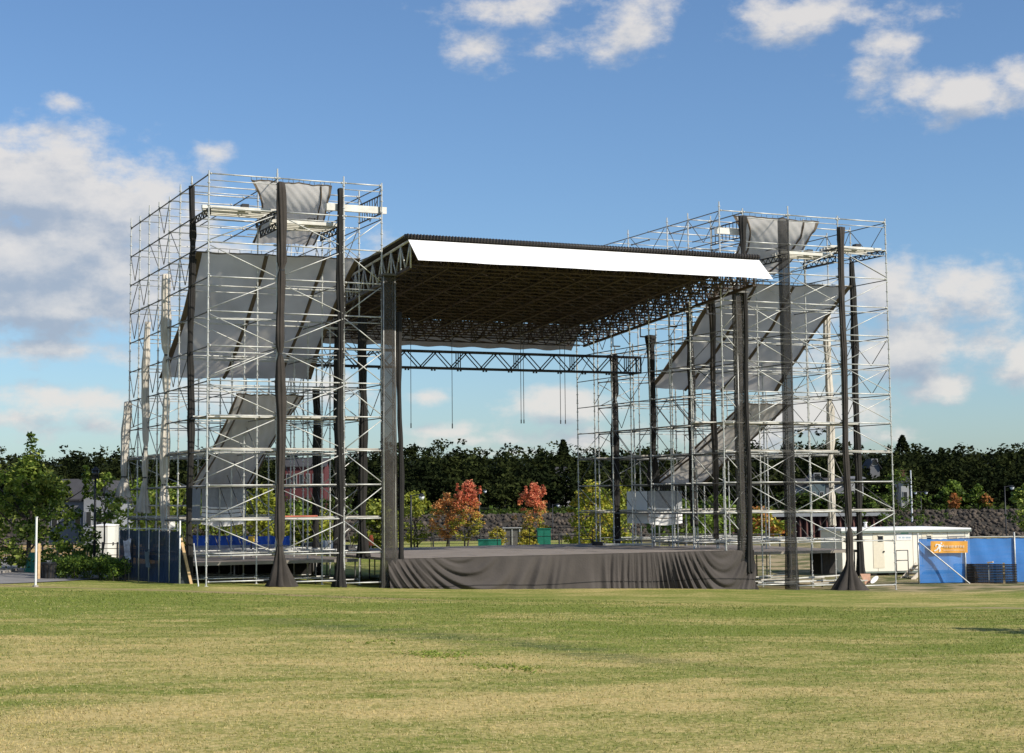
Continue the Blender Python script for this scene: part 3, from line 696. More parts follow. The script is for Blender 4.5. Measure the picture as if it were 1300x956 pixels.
# ------------------------------------------------------------------ roof
def zr(y): return 15.32-.078*(y+1.9)
roof = empty('stage_roof', (17.5, 8, gz(17.5, 8)), 'wide dark stage roof sloping back, with a bright white front flap', 'roof')
x0, x1 = 8.35, 26.75
def sheet(name, fn, nu, nv, m, root, smooth=True, th=0.0):
    b = MB(); P = np.array([[fn(i/nu, j/nv) for j in range(nv+1)] for i in range(nu+1)]); b.grid(P, m)
    return b.build(name, root, smooth=smooth)
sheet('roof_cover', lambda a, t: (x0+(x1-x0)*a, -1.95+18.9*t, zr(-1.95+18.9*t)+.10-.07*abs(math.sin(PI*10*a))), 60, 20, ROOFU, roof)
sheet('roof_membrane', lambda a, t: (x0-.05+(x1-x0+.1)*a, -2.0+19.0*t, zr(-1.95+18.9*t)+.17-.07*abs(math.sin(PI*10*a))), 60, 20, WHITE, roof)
sheet('front_flap', lambda a, t: (x0+.1+(x1-x0-.1)*a, -2.06-1.2*t+.03*math.sin(a*40)*t, 15.26-1.07*t+.008*math.sin(a*23)*t), 80, 6, WHITE, roof)
sheet('rear_flap', lambda a, t: (x0+(x1-x0)*a, 16.95+1.5*t+.05*math.sin(a*50)*t, zr(16.95)+.05-1.35*t+.04*math.sin(a*60)*t), 80, 6, ROOFR, roof)
b = MB(); b.tube((x0-.05, -2.0, 15.42), (x1+.05, -2.0, 15.42), .10, BLACKST, 10); b.build('ridge_roll', roof, smooth=True)
b = MB()
for k in range(120): xx = x0+(x1-x0)*(k+.5)/120; b.tube((xx, -2.0, 15.42), (xx+.05, -2.0, 15.42), .13, SCRIMD if False else DRAPE2, 8)
b.build('lacing', roof)['kind'] = 'stuff'
for k in range(13):
    y = -1.9+1.5*k
    lattice('cross_truss', (8.6, y, zr(y)-.02), (26.5, y, zr(y)-.02), 1.15 if k < 12 else 1.0, SHADEDST, roof, .045, 1.5)
    b = MB(); b.tube((8.6, y+.75, zr(y+.75)-1.17), (26.5, y+.75, zr(y+.75)-1.17), .035, SHADEDST, 5)
    for i in range(12):
        xa = 8.6+17.9*i/12; b.tube((xa, y, zr(y)-1.17), (xa+1.49, y+1.5 if k < 12 else y, zr(y+1.5)-1.17), .028, SHADEDST, 5)
        b.tube((xa+.75, y+.75, zr(y+.75)-1.17), (xa, y, zr(y)-.05), .028, SHADEDST, 5); b.tube((xa+.75, y+.75, zr(y+.75)-1.17), (xa+1.49, y, zr(y)-.05), .028, SHADEDST, 5)
    b.build('purlin_lattice', roof, smooth=True)
for k in range(11):
    x = 8.6+17.9*k/10; side = k in (0, 10)
    lattice('long_truss', (x, -1.95, zr(-1.95)-.05), (x, 16.3, zr(16.3)-.05), 1.2, SHADEDST if k else STEEL, roof, .055 if side else .04, 1.2)  # left edge truss in pale steel, the others in the shade-toned brown
    if side:
        b = MB(); b.beam((x, -1.95, zr(-1.95)-1.27), (x, 16.3, zr(16.3)-1.27), .14, .12, SHADEDST)
        for i in range(15): y = -1.95+1.216*i; b.tube((x, y, zr(y)-.05), (x, y, zr(y)-1.25), .04, STEEL if k == 0 else SHADEDST, 6)
        if k == 10:
            for i in range(15): y = -1.95+1.216*i; b.tube((x-.6, y, zr(y)-.05), (x, y+.6, zr(y)-1.25), .03, SHADEDST, 5); b.tube((x+.05, y+1.2, zr(y)-.15), (x+.05, y, zr(y)-1.2), .026, STEEL, 5)
        b.build('edge_beam', roof)
for y in (2.6, 6.4, 9.6, 12.8):      # little L shaped hangers below the right edge of the roof
    z = zr(y)-1.3; b = MB(); b.beam((26.55, y, z), (26.55, y, z-.55), .05, .05, BLACKST); b.beam((26.55, y, z-.55), (27.0, y, z-.55), .1, .07, BLACKST); b.build('hanger', roof)

# corner columns that carry the roof, wrapped in sheer scrim at the front
def column(x, y, label):
    g = gz(x, y); r = empty('roof_column', (x, y, g), label, 'column'); h = zr(y)-1.3
    for dx in (-.27, .27):
        for dy in (-.14, .14): tube_part('post', (x+dx, y+dy, g), (x+dx, y+dy, h), .03, STEEL, r, heads=False)
    b = MB(); z = g+.4; s = 1
    while z < h-.7:
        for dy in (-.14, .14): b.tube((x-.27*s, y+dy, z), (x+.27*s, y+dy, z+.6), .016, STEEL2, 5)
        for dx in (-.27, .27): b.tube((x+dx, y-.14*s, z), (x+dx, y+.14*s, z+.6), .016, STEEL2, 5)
        z += .6; s = -s
    b.build('lacing_bars', r)['kind'] = 'stuff'; b = MB(); b.box((x-.36, y-.36, h), (x+.36, y+.36, h+.09), STEEL2); b.build('head_plate', r); return r
column(8.26, 0, 'square lattice column at the left front corner of the stage'); column(26.88, 0, 'square lattice column at the right front corner of the stage')

# black rigging truss across the rear of the stage
tr = empty('rigging_truss', (17, 9.6, gz(17, 9.6)), 'black box truss spanning the back of the stage below the roof', 'truss')
ya, yb, zt, zb, xa, xb = 9.35, 9.85, 11.42, 10.56, 4.2, 26.4
for (y, z) in ((ya, zt), (yb, zt), (ya, zb), (yb, zb)):
    b = MB(); b.tube((xa, y, z), (xb, y, z), .05, BLACKST, 8); b.build('chord', tr, smooth=True)
n = 26; dx = (xb-xa)/n
for y in (ya, yb):
    for i in range(n):
        p, q = ((xa+i*dx, y, zb), (xa+(i+1)*dx, y, zt)) if i % 2 else ((xa+i*dx, y, zt), (xa+(i+1)*dx, y, zb)); tube_part('web', p, q, .032, BLACKST, tr, heads=False)
for k in range(7):
    x = xa+1.5+k*3.3; b = MB()
    for o in (-.12, 0, .12): b.tube((x+o, ya-.02, zt), (x+o, ya-.02, zb), .028, BLACKST, 6)
    b.build('splice', tr)
b = MB(); b.tube((xb, ya, zt), (xb, ya, zb), .05, BLACKST); b.tube((xb, yb, zt), (xb, yb, zb), .05, BLACKST); b.tube((xb, ya, zt), (xb, yb, zt), .05, BLACKST); b.tube((xb, ya, zb), (xb, yb, zb), .05, BLACKST); b.build('end_frame', tr)
for k in range(15): x = xa+1.2+k*1.45; part_box('clamp', (x, ya-.05, zb-.16), (x+.07, ya+.05, zb-.04), BLACKST, tr); part_box('clamp', (x+.16, ya-.05, zb-.16), (x+.23, ya+.05, zb-.04), BLACKST, tr)
for (u, lb) in ((521.5, 'thin cable hanging nearest the left sheer column'), (573.8, 'hanging cable above the smaller orange tree'), (661, 'left one of the pair of cables above the lone red tree'), (664.5, 'right one of the pair of cables above the lone red tree'), (711, 'left one of the cable pair left of the right tower'), (717, 'right one of the cable pair left of the right tower')):
    p = onY(u, 470, 9.6); b = MB(); b.tube((p[0], 9.6, 13.1), (p[0], 9.6, 7.6 if u < 600 else 7.9), .016, WIRE, 6); b.tube((p[0], 9.6, 7.45 if u < 600 else 7.75), (p[0], 9.6, 7.7 if u < 600 else 7.95), .03, WIRE, 6); b.v[0:0] = []
    one(b, 'rigging_cable', lb, 'cable', 'cables hanging from the roof')

# ------------------------------------------------------------------ stage
st = empty('stage', (17.8, 0, gz(17.8, 0)), 'low wide stage with worn grey deck and draped dark front skirt', 'stage')
nx, ny = 8, 13; px, py = (26.9-8.5)/nx, 15.9/ny
for i in range(nx):
    for j in range(ny):
        dz = random.uniform(-.006, .006); part_box('deck_panel', (8.5+i*px+.008, j*py+.008, 1.08+dz), (8.5+(i+1)*px-.008, (j+1)*py-.008, 1.2+dz), DECK, st)
for i in range(9):
    for j in (0.3, 5, 10, 15.4):
        x = 8.7+i*(18.0/8); tube_part('leg', (x, j, gz(x, j)), (x, j, 1.08), .035, STEEL2, st, heads=False)
def skirt_fn(a, t):
    x = 8.15+(27.3-8.15)*a; zt = 1.19-.03*abs(math.sin(a*30)); zb = gz(x, -.2)-.02
    amp = .03+.20*t**.7; k = 5.2+1.6*math.sin(a*9)
    lean = .9+.9*math.sin(a*7.3+.6)+.5*math.sin(a*17); ph = k*(x+lean*(1-t)*1.3)
    f = abs(math.sin(ph*.5+1.3*math.sin(x*.7)))**1.6
    f2 = .45*abs(math.sin(ph*1.15+2.1*math.sin(x*1.3)+t))**2
    sw = .10*math.sin(PI*t)*math.sin(x*.9+.5)
    gate = .78+.2*math.sin(x*.55+1.0)+.15*math.sin(x*1.7)
    if x < 9.2: f += .5*(9.2-x)*t
    return (x+.05*math.sin(ph)*t, -.14-amp*(f+f2)*gate-sw*.3-.16*t*t, zt+(zb-zt)*t)
sk = sheet('skirt', skirt_fn, 560, 22, SKIRT, st)
b = MB(); P = [[tuple(np.array(skirt_fn(a, t))+np.array((0, -.012, 0))) for t in (tt-.012, tt+.012)] for a in np.linspace(.0, 1, 300) for tt in [.93-.22*a+.02*math.sin(a*20)]]
b.grid(np.array(P), DRAPE); b.build('seam', sk)
sheet('side_skirt', lambda a, t: (27.25+.08*abs(math.sin(a*22))*t, -.2+2.6*a, 1.17+(gz(27.5, 1)-1.17)*t), 40, 8, SKIRT, st)
part_box('deck_edge', (8.3, -.1, 1.1), (26.95, 0.0, 1.19), DRAPE2, st)
b = MB(); p = onZ(766, 692.5, 1.2); q = onZ(829, 692.3, 1.2); b.beam((p[0], p[1], 1.26), (q[0], q[1], 1.26), .25, .1, ALU); one(b, 'loose_beam', 'pale beam lying on the stage deck', 'beam')
b = MB(); p = onZ(753, 692.5, 1.2); q = onZ(766, 692.5, 1.2); b.beam((p[0], p[1], 1.29), (q[0], q[1], 1.29), .4, .17, BLACKST); b.beam((p[0]+.02, p[1], 1.39), (q[0]-.02, q[1], 1.39), .3, .04, BLACKST); one(b, 'small_case', 'small black case at the end of the pale beam on deck', 'case')
# wing decks inside the towers
for (nm, xa, xb, y0, y1, z, lb) in (('wing_deck', 0.1, 7.9, 3.1, 15.7, 1.12, 'grey wing platform inside the foot of the left tower'), ('wing_deck', 27.2, 35.8, 3.1, 15.7, .95, 'grey wing platform inside the foot of the right tower')):
    r = empty(nm, ((xa+xb)/2, y0, gz(xa, y0)), lb, 'platform', 'wing platforms'); nx = 4
    for i in range(nx):
        for j in range(6):
            w = (xb-xa)/nx; l = (y1-y0)/6; part_box('deck_panel', (xa+i*w+.01, y0+j*l+.01, z-.1), (xa+(i+1)*w-.01, y0+(j+1)*l-.01, z+random.uniform(-.006, .006)), DECK, r)
    part_box('deck_edge', (xa, y0-.06, z-.14), (xb, y0-.005, z-.005), DECKE, r)
    for i in range(5):
        for j in (0, 3, 6): x = xa+.1+(xb-xa-.2)*i/4; y = y0+.1+(y1-y0-.2)*j/6; tube_part('leg', (x, y, gz(x, y)), (x, y, z-.1), .035, STEEL2, r, heads=False)
wl = [o for o in col.objects if o.name == 'wing_deck'][0]
sheet('shade_sheet', lambda a, t: (.1+8.2*a, 9.5+.06*math.sin(a*60), 1.0+(gz(4, 9.5)-1.0)*t), 60, 3, DRAPE, wl)  # dark sheet added to stand for the black shade under the left wing deck
for _n in ('shade_sheet',):
    for _o in col.objects:
        if _o.name == _n: _o.location = tuple(-np.array(wl.location)*0)
# guard rail along the back of the stage
r = empty('guard_rail', (17.8, 15.95, 1.2), 'thin black guard rail along the rear edge of the stage deck', 'railing')
for i in range(10): x = 8.7+2.0*i; tube_part('rail_post', (x, 15.95, .9), (x, 15.95, 2.15), .022, BLKPAINT, r, heads=False)
for z in (1.65, 2.12): b = MB(); b.tube((8.7, 15.95, z), (26.7, 15.95, z), .02, BLKPAINT, 6); b.build('rail', r)

# ------------------------------------------------------------------ drapes (bunched cloth tied along posts)
def drape(label, x, y, ztop, zbot, w, m, name='drape', ties=(), foot=0, wav=.12, seed=0, sheer=False, lean=0, group=None, wz=None, topw=None):
    rg = random.Random(seed*13+5); n = 36; H = ztop-zbot; nz = max(14, int(H*3.2)); P = []
    ph = [rg.uniform(0, 6.28) for _ in range(6)]; kf = rg.choice([7, 8, 9])
    for i in range(nz+1):
        z = ztop-H*i/nz; t = i/nz; ww = w*.5*(1+.13*math.sin(z*.9+ph[0])+.08*math.sin(z*2.3+ph[1]))
        if wz: ww = .5*w*float(np.interp(z, wz[0], wz[1]))
        for zt in ties: ww *= 1-.55*math.exp(-((z-zt)/.22)**2)
        if foot: ww += foot*max(0, 1-(z-zbot)/1.5)**1.6
        cx = x+wav*.3*math.sin(z*.8+ph[2])+lean*t; cy = y-.05+wav*.2*math.sin(z*.7+ph[3]); row = []
        for k in range(n):
            th = 2*PI*k/n; ff = max(0, 1-(z-zbot)/1.4) if foot else 0; f = 1+(.20+.12*ff)*math.sin(kf*th+z*.5+ph[4])+(.10+.10*ff)*math.sin((kf*2+1)*th+ph[5]-z*.9)+ff*.22*math.sin(2*th+ph[1])+.06*math.sin(z*4.1+3*th)
            rr = ww*f; row.append((cx+rr*math.cos(th), cy+rr*math.sin(th)*.62, z+(.05*math.sin(kf*th) if i in (0, nz) else 0)))
        P.append(row)
    b = MB(); b.grid(np.array(P), m, closed=True)
    c0 = np.mean(P[0], 0); kk = len(b.v); b.v.append(tuple(c0+np.array((0, 0, .08)))); b.f += [((j+1) % n, j, kk) for j in range(n)]; b.m += [0]*n
    if not ties: return one(b, name, label, 'drape', group, True)
    o = b.build(name, smooth=True); tag(o, label, 'drape', group)
    for zt in ties:
        tb = MB(); zi = min(range(nz+1), key=lambda i: abs(ztop-H*i/nz-zt)); cx, cy, _ = np.mean(P[zi], 0); r0 = max(abs(q[0]-cx) for q in P[zi])+.012
        ring = [[(cx+r0*math.cos(2*PI*k/16)*s, cy+r0*.66*math.sin(2*PI*k/16)*s, zt+dz) for k in range(16)] for s, dz in ((1, -.035), (1, .035))]
        tb.grid(np.array(ring), BLKPAINT, closed=True); tb.v = [tuple(np.array(v)-np.array(o.location)) for v in tb.v]; tb.build('tie', None, origin=(0, 0, 0)).parent = o
    return o
G = 'cloth drapes bunched along the scaffold posts'
g0 = lambda x, y=0: gz(x, y)
drape('dark drape down the left front corner of the left tower, second post back', 0, 3.0, 17.9, .5, .26, DRAPE, seed=1, group=G, ties=(15.2,), topw=1)
drape('thick dark drape with flared foot on the front middle post of the left tower', 3.2, -.12, 17.75, g0(3.2), .35, DRAPE2, seed=2, foot=.34, group=G, ties=(1.9, 10.2, 13.9))
drape('straight black drape on the third front post of the left tower', 6.0, .06, 17.7, g0(6), .29, DRAPE, seed=3, foot=.12, group=G)
drape('short pale canvas drape hanging lowest, on the far rear post of the left tower', 0-.1, 15.85, 8.9, 4.1, .34, PALE, seed=4, group=G, ties=(5.1,), foot=.16, lean=-.15)
drape('pale canvas drape of middle length, second from the left on the left tower', 0-.05, 11.6, 12.6, 3.3, .30, PALE, seed=5, group=G, ties=(6.4, 5.0), foot=.14, lean=-.1)
drape('longest pale canvas drape, third from the left on the left tower', 0, 7.8, 14.5, 2.2, .36, PALE, seed=6, group=G, ties=(10.7, 8.9, 4.6))
drape('dark drape on a rear inner post of the left tower above the wing deck', 7.96, 9.45, 9.4, 1.3, .34, DRAPE, seed=7, group=G)
drape('dark drape on an inner post just left of the third front post drape', 7.96, 6.3, 13.4, 1.3, .26, DRAPE, seed=8, group=G)
drape('black drape between the third front post and the sheer column of the left tower', 7.96, 2.6, 12.2, 1.2, .34, DRAPE, seed=9, group=G, foot=.1)
drape('slim black drape hugging the stage side of the left sheer column', 8.75, 0, 12.2, .2, .2, DRAPE, seed=10, group=G, foot=.15, lean=.12)
drape('black drape with pale lower half, leftmost on the right tower', 27.1, 13.8, 11.9, 1.2, .42, DRAPE, seed=11, group=G, ties=(9.4,))
drape('black drape gathered into a heavy knot above its lower end in the right tower', 27.1, 9.45, 12.6, 4.3, .40, DRAPE, seed=12, group=G, wz=([4.2, 4.4, 4.9, 5.5, 6.2, 12, 12.5], [.4, 1.5, 1.7, 1.3, .7, 1.0, 1.5]))
drape('black drape right of the knotted one, over the stage side of the right tower', 27.1, 5.3, 13.9, 2.3, .32, DRAPE, seed=13, group=G)
drape('slim dark drape second left of the right sheer column', 27.1, 3.05, 13.9, 1.7, .27, DRAPE2, seed=14, group=G)
drape('full height dark drape right against the right sheer column', 27.02, -.22, 17.7, .1, .24, DRAPE, seed=15, group=G, wz=([0, 1, 2.5, 12, 16, 17.6], [1.7, 1.3, .9, .8, .9, 1.8]))
drape('dark drape with wide flared foot, nearest the trailer on the front of the right tower', 32.95, -.1, 17.5, g0(33), .34, DRAPE2, seed=16, foot=.62, group=G, ties=(2.2,), wz=([0, 4, 8, 13, 16, 17.5], [1, 1, .8, .9, .85, 1.2]))
drape('black drape seen against the trailer at the right end of the right tower', 35.9, 3.0, 16.2, -.4, .34, DRAPE, seed=17, group=G, foot=.12)
drape('grey white drape with frayed top inside the right bay of the right tower', 35.75, 5.2, 13.7, 2.2, .40, PALE, seed=18, group=G, ties=(9.0, 6.1, 4.2))
# flat sheer panels wrapped round posts
def sheer(label, x0, x1, y, z0, z1, m, seed=0, flare=0):
    ph = seed*1.7
    def fn(a, t):
        z = z1+(z0-z1)*t; fl = flare*max(0, t-.85)/.15; th = a*2*PI; cx = (x0+x1)/2; w = (x1-x0)/2+fl
        f = 1+.05*math.sin(5*th+z*.6+ph)+.03*math.sin(11*th-z)
        return (cx+w*f*(abs(math.cos(th))**.5*(1 if math.cos(th) >= 0 else -1)), y+.19*f*(abs(math.sin(th))**.5*(1 if math.sin(th) >= 0 else -1)), z)
    b = MB(); P = np.array([[fn(i/28, j/46) for i in range(28)] for j in range(47)]); b.grid(P, m, closed=True)
    return one(b, 'sheer_wrap', label, 'drape', None, True)
sheer('sheer grey scrim wrapped round the left front roof column', 7.93, 8.62, 0, g0(8), 13.9, SCRIM, 1, .1)
sheer('sheer grey scrim wrapped round the right front roof column', 26.5, 27.2, .0, -.5, 13.9, SCRIM, 2, .1)
sheer('wide dark sheer band down the tall post between the right column and the flared drape', 29.28, 29.80, -.05, g0(30), 17.75, SCRIMD, 3, .1)

# ------------------------------------------------------------------ tarps strung inside the towers
def tarp(label, c, m=TARP, seams=(), sag=.25, seed=0, edge=.10, name='tarp', hem=True, n=(46, 34), bend=1.0):
    """c = front-left, front-right, rear-right, rear-left corners; seams run front to rear"""
    c = [np.array(k, float) for k in c]; ph = seed*2.1; nrm = np.cross(c[1]-c[0], c[3]-c[0]); nrm /= np.linalg.norm(nrm)
    def fn(a, t):
        p = (c[0]*(1-a)+c[1]*a)*(1-t)+(c[3]*(1-a)+c[2]*a)*t; tb = t**bend; p[1] = (c[0][1]*(1-a)+c[1][1]*a)*(1-tb)+(c[3][1]*(1-a)+c[2][1]*a)*tb
        w = -sag*math.sin(PI*a)*math.sin(PI*t)*4*.4+.014*math.sin(a*26+3*t+ph)*(1-t*.6)+.03*math.sin((a+t)*17+ph)+.015*math.sin((a*1.7-t)*31+ph*2)+.05*math.sin(a*9+2*math.sin(t*5+ph))*math.sin(PI*t)
        p = p+nrm*w; p = p+(c[1]-c[0])/np.linalg.norm(c[1]-c[0])*.18*(1 if a < .5 else -1)*(2*abs(a-.5))**3*math.sin(PI*t)
        return p
    root = empty(name, (c[0]+c[2])/2, label, 'tarp')
    b = MB(); b.grid(np.array([[fn(i/n[0], j/n[1]) for j in range(n[1]+1)] for i in range(n[0]+1)]), m); b.build('sheet', root, smooth=True)
    off = -nrm*.03 if nrm[2] > 0 else nrm*.03
    for s in seams:
        b = MB(); b.grid(np.array([[fn(s+d, j/n[1])+off+(off*3 if d == 0 else 0) for j in range(n[1]+1)] for d in (-edge/8, 0, edge/8)]), TARPD); b.build('seam', root)
    if hem:
        for s, nm in ((0.0, 'hem'), (1.0, 'hem')):
            b = MB(); b.grid(np.array([[fn(abs(s-d), j/n[1])+off for j in range(n[1]+1)] for d in (0, .02, .035)]), TARPD); b.build(nm, root)
        b = MB(); 
        for i in range(n[0]): b.tube(fn(i/n[0], 0), fn((i+1)/n[0], 0), .03, TARPD, 5)
        b.build('edge_rope', root)
    # short lashing cords to the ledger above
    b = MB()
    for i in range(0, n[0]+1, 3): p = fn(i/n[0], 0); b.tube(p, p+np.array((.04*math.sin(i), .0, .16)), .012, WIRE, 4)
    b.build('lashing', root)['kind'] = 'stuff'
    return root
tarp('largest grey tarp strung across the middle of the left tower', [(.1, 2.55, 14.9), (7.75, 2.3, 14.95), (7.6, 9.2, 9.85), (.05, 9.45, 9.75)], seams=(.42, .78), seed=1)
tarp('pale grey tarp hung at the very top of the left tower', [(2.25, 1.3, 18.1), (6.0, 1.2, 18.05), (6.2, 4.4, 15.8), (3.2, 4.4, 15.75)], seams=(.86,), seed=2, sag=.1, bend=2.4, m=mat('light_grey_tarp', (.62, .59, .55), .8, 0, .1, .5, .2, 3, trans=.45))
tarp('lowest slanting grey tarp of the left tower, ending above the hanging curtain', [(2.15, 3.2, 8.62), (5.35, 3.2, 8.6), (4.6, 9.3, 4.5), (1.5, 9.3, 4.45)], seams=(.12, .9), seed=3)
tarp('largest grey tarp strung across the middle of the right tower', [(27.4, 2.9, 14.7), (35.5, 2.5, 14.9), (35.2, 9.4, 9.7), (27.1, 9.8, 9.75)], seams=(.28, .56), seed=4)
tarp('pale grey tarp hung at the very top of the right tower', [(27.4, 1.3, 18.05), (32.6, 1.2, 18.0), (32.0, 4.6, 15.6), (28.6, 4.4, 15.6)], seams=(.15, .82), seed=5, sag=.1, bend=2.4, m=MATS['light_grey_tarp'])
tarp('lowest slanting grey tarp of the right tower, ending above the white curtain', [(29.2, 3.6, 8.6), (32.2, 3.6, 8.6), (31.6, 11.4, 4.55), (28.2, 11.6, 4.6)], seams=(.1, .9), seed=6)
WCURT = mat('white_curtain_panel', (.62, .62, .62), .7, 0, .08, 1, .2, 4, trans=.2)
def curtain(label, x0, x1, y, z0, z1, upper, wing):
    root = empty('hanging_curtain', ((x0+x1)/2, y, z0), label, 'curtain')
    def fn(a, t): return (x0+(x1-x0)*a, y+.05*math.sin(a*19)*t+.25*max(0, t-.75)*4*math.sin(PI*a)*.3, z1+(z0-z1)*t-.12*math.sin(PI*a)*t)
    mz = [(0, .5, upper), (.5, 1, WHITE)]
    for t0, t1, m in mz:
        b = MB(); b.grid(np.array([[fn(i/24, t0+(t1-t0)*j/10) for j in range(11)] for i in range(25)]), m); b.build('panel', root, smooth=True)
    for t in (.55, .66, .78): b = MB(); b.grid(np.array([[np.array(fn(i/24, t+d))+np.array((0, -.02, 0)) for d in (0, .02)] for i in range(25)]), TARPD); b.build('stripe', root)
    b = MB(); b.grid(np.array([[(x0-.05, y+2.4*i/10, z1+(z0-z1)*j/6) for j in range(7)] for i in range(11)]), wing); b.build('side_panel', root)
    nz = 11; xa, xb = x0+.25*(x1-x0), x1-.05*(x1-x0)
    lac = MB()
    for k in range(nz*2):
        p = (xa+(xb-xa)*k/(nz*2), y-.05, z1+.02 if k % 2 else z1+.5); q = (xa+(xb-xa)*(k+1)/(nz*2), y-.05, z1+.5 if k % 2 else z1+.02); lac.tube(p, q, .03, BLACKST, 5)
    lac.build('zigzag_lacing', root); b = MB(); b.tube((x0, y, z1+.52), (x1, y, z1+.52), .035, STEEL2); b.build('curtain_rail', root)
pL0, pL1 = onY(256, 640, 9.5), onY(309, 640, 9.5); pR0, pR1 = onY(823, 640, 11.7), onY(866, 640, 11.7)
curtain('grey and white curtain hanging low in the left tower with zigzag lacing', pL0[0], pL1[0], 9.5, 2.72, 4.45, mat('blue_grey_panel', (.36, .37, .38), .8, trans=.2), MATS['blue_grey_panel'])
curtain('bright white curtain hanging low in the right tower under black lacing', pR0[0], pR1[0], 11.7, 2.35, 4.15, MATS['blue_grey_panel'], WHITE)

# ------------------------------------------------------------------ fences
def mesh_panel(p, q, h0, h1, m, name, root, bulge=.06, seed=0, nx=14):
    """cloth stretched between two ground points, from height h0 to h1 above the ground"""
    def fn(a, t):
        x = p[0]*(1-a)+q[0]*a; y = p[1]*(1-a)+q[1]*a; z = gz(x, y)+h0+(h1-h0)*t-.05*math.sin(PI*a)*t+.03*abs(math.sin(a*PI*6))*(t > .98)
        d = bulge*(math.sin(PI*a)*math.sin(PI*t)+.35*math.sin(a*17+t*5+seed)*.6)
        nx_, ny_ = (q[1]-p[1]), -(q[0]-p[0]); l = math.hypot(nx_, ny_)
        return (x+nx_/l*d, y+ny_/l*d, z)
    b = MB(); b.grid(np.array([[fn(i/nx, j/10) for j in range(11)] for i in range(nx+1)]), m); return b.build(name, root, smooth=True)
# blue fence in a shade-dark colour, receding to the left of the left tower
A, B = np.array((-1.0, 1.2)), np.array((-3.6, 5.6))
A = onZ(228, 741, gz(-1, 1.5))[:2]; B = onZ(151, 736.5, gz(-2.5, 7))[:2]
nf = empty('shaded_fence', (*((A+B)/2), gz(*A)), 'shade-dark blue mesh fence running back from the left tower, with a cloth scrap on it', 'fence')
for k in range(7):
    t = k/6; x, y = A*(1-t)+B*t; g = gz(x, y); tube_part('fence_post', (x, y, g), (x, y, g+(2.75 if k == 0 else 2.45)), .035 if k == 0 else .024, PAINTW if k == 0 else STEEL, nf, heads=False)
    if k < 6:
        x2, y2 = A*(1-(k+1)/6)+B*(k+1)/6; mesh_panel((x+.0, y+.04), (x2, y2+.04), .02, 2.3, SHADEDBLUE, 'mesh_panel', nf, seed=k, bulge=.10)
b = MB(); b.tube((*A, gz(*A)+2.36), (*B, gz(*B)+2.36), .02, STEEL); b.build('top_rail', nf)
def scrap(u, v, w, h, t, m, nm, lb):
    x, y = A*(1-t)+B*t; dx, dy = (B-A)/np.linalg.norm(B-A); z = gz(x, y); c = onX(u, v, x); zc = c[2]
    def fn(a, s): k = (a-.5)*w; return (x+dx*k-.10*1-.05*math.sin(a*9+s*3), y+dy*k-.16-.06*math.sin(a*7)*s, zc+h/2-h*s+.09*math.sin(a*PI*2)*(1-s)-.08*math.sin(a*5)*s)
    b = MB(); b.grid(np.array([[fn(i/12, j/8) for j in range(9)] for i in range(13)]), m); return one(b, nm, lb, 'cloth', None, True)
scrap(163, 696, .62, .85, .84, mat('grey_white_rag', (.33, .32, .36), .9, 0, .4, 4, c2=(.6, .6, .7)), 'cloth_scrap', 'grey and white cloth scrap pinned to the shade-dark blue fence')
scrap(188, 708, .38, .7, .5, mat('faint_grey_card', (.09, .12, .15), .9), 'notice_card', 'faint grey rectangle fixed low on the shade-dark blue fence')
b = MB(); q = onZ(243.5, 742, .2); p = onY(229.5, 683, q[1]+.2); p[0] += .1; b.beam((p[0]-.1, q[1]+.2, p[2]), (q[0], q[1]+.1, q[2]), .12, .09, WOOD)
lean = empty('leaning_board', (q[0], q[1], q[2]), 'dark plywood sheet with a pale timber edge leaning beside the shade-dark blue fence', 'board')
w = b.build('timber_edge', lean)
b = MB(); b.add([(p[0]-.18, q[1]+.25, p[2]-.05), (q[0]-.03, q[1]+.15, q[2]), (q[0]-.75, q[1]+.5, q[2]), (p[0]-.15, q[1]+.45, p[2]-.8),
                 (p[0]-.18, q[1]+.29, p[2]-.05), (q[0]-.03, q[1]+.19, q[2]), (q[0]-.75, q[1]+.54, q[2]), (p[0]-.15, q[1]+.49, p[2]-.8)],
                [(0,1,2,3),(7,6,5,4),(0,4,5,1),(1,5,6,2),(2,6,7,3),(3,7,4,0)], PLYD); b.build('ply_sheet', lean)
b = MB(); p = onY(246, 690, .4); q = onY(252, 735, -.1); b.tube(p, (q[0], q[1], gz(q[0], q[1])), .03, STEEL, 8); one(b, 'prop_tube', 'steel tube propped against the near corner of the left tower', 'tube')
# blue tarps behind the left tower
bt = empty('blue_tarp_fence', (2.8, 17.2, gz(3, 17)), 'bright blue tarp screen behind the wing platform of the left tower', 'fence')
pA, pB = onY(241, 700, 17.2), onY(368, 700, 17.2)
for k in range(5):
    xa = pA[0]+(pB[0]-pA[0])*k/5; xb = pA[0]+(pB[0]-pA[0])*(k+1)/5
    mesh_panel((xa, 17.2), (xb, 17.2), .1, 2.0, BLUET, 'tarp_panel', bt, seed=k*3, bulge=.22, nx=20); tube_part('fence_post', (xa, 17.3, gz(xa, 17)), (xa, 17.3, gz(xa, 17)+2.1), .03, STEEL, bt, heads=False)
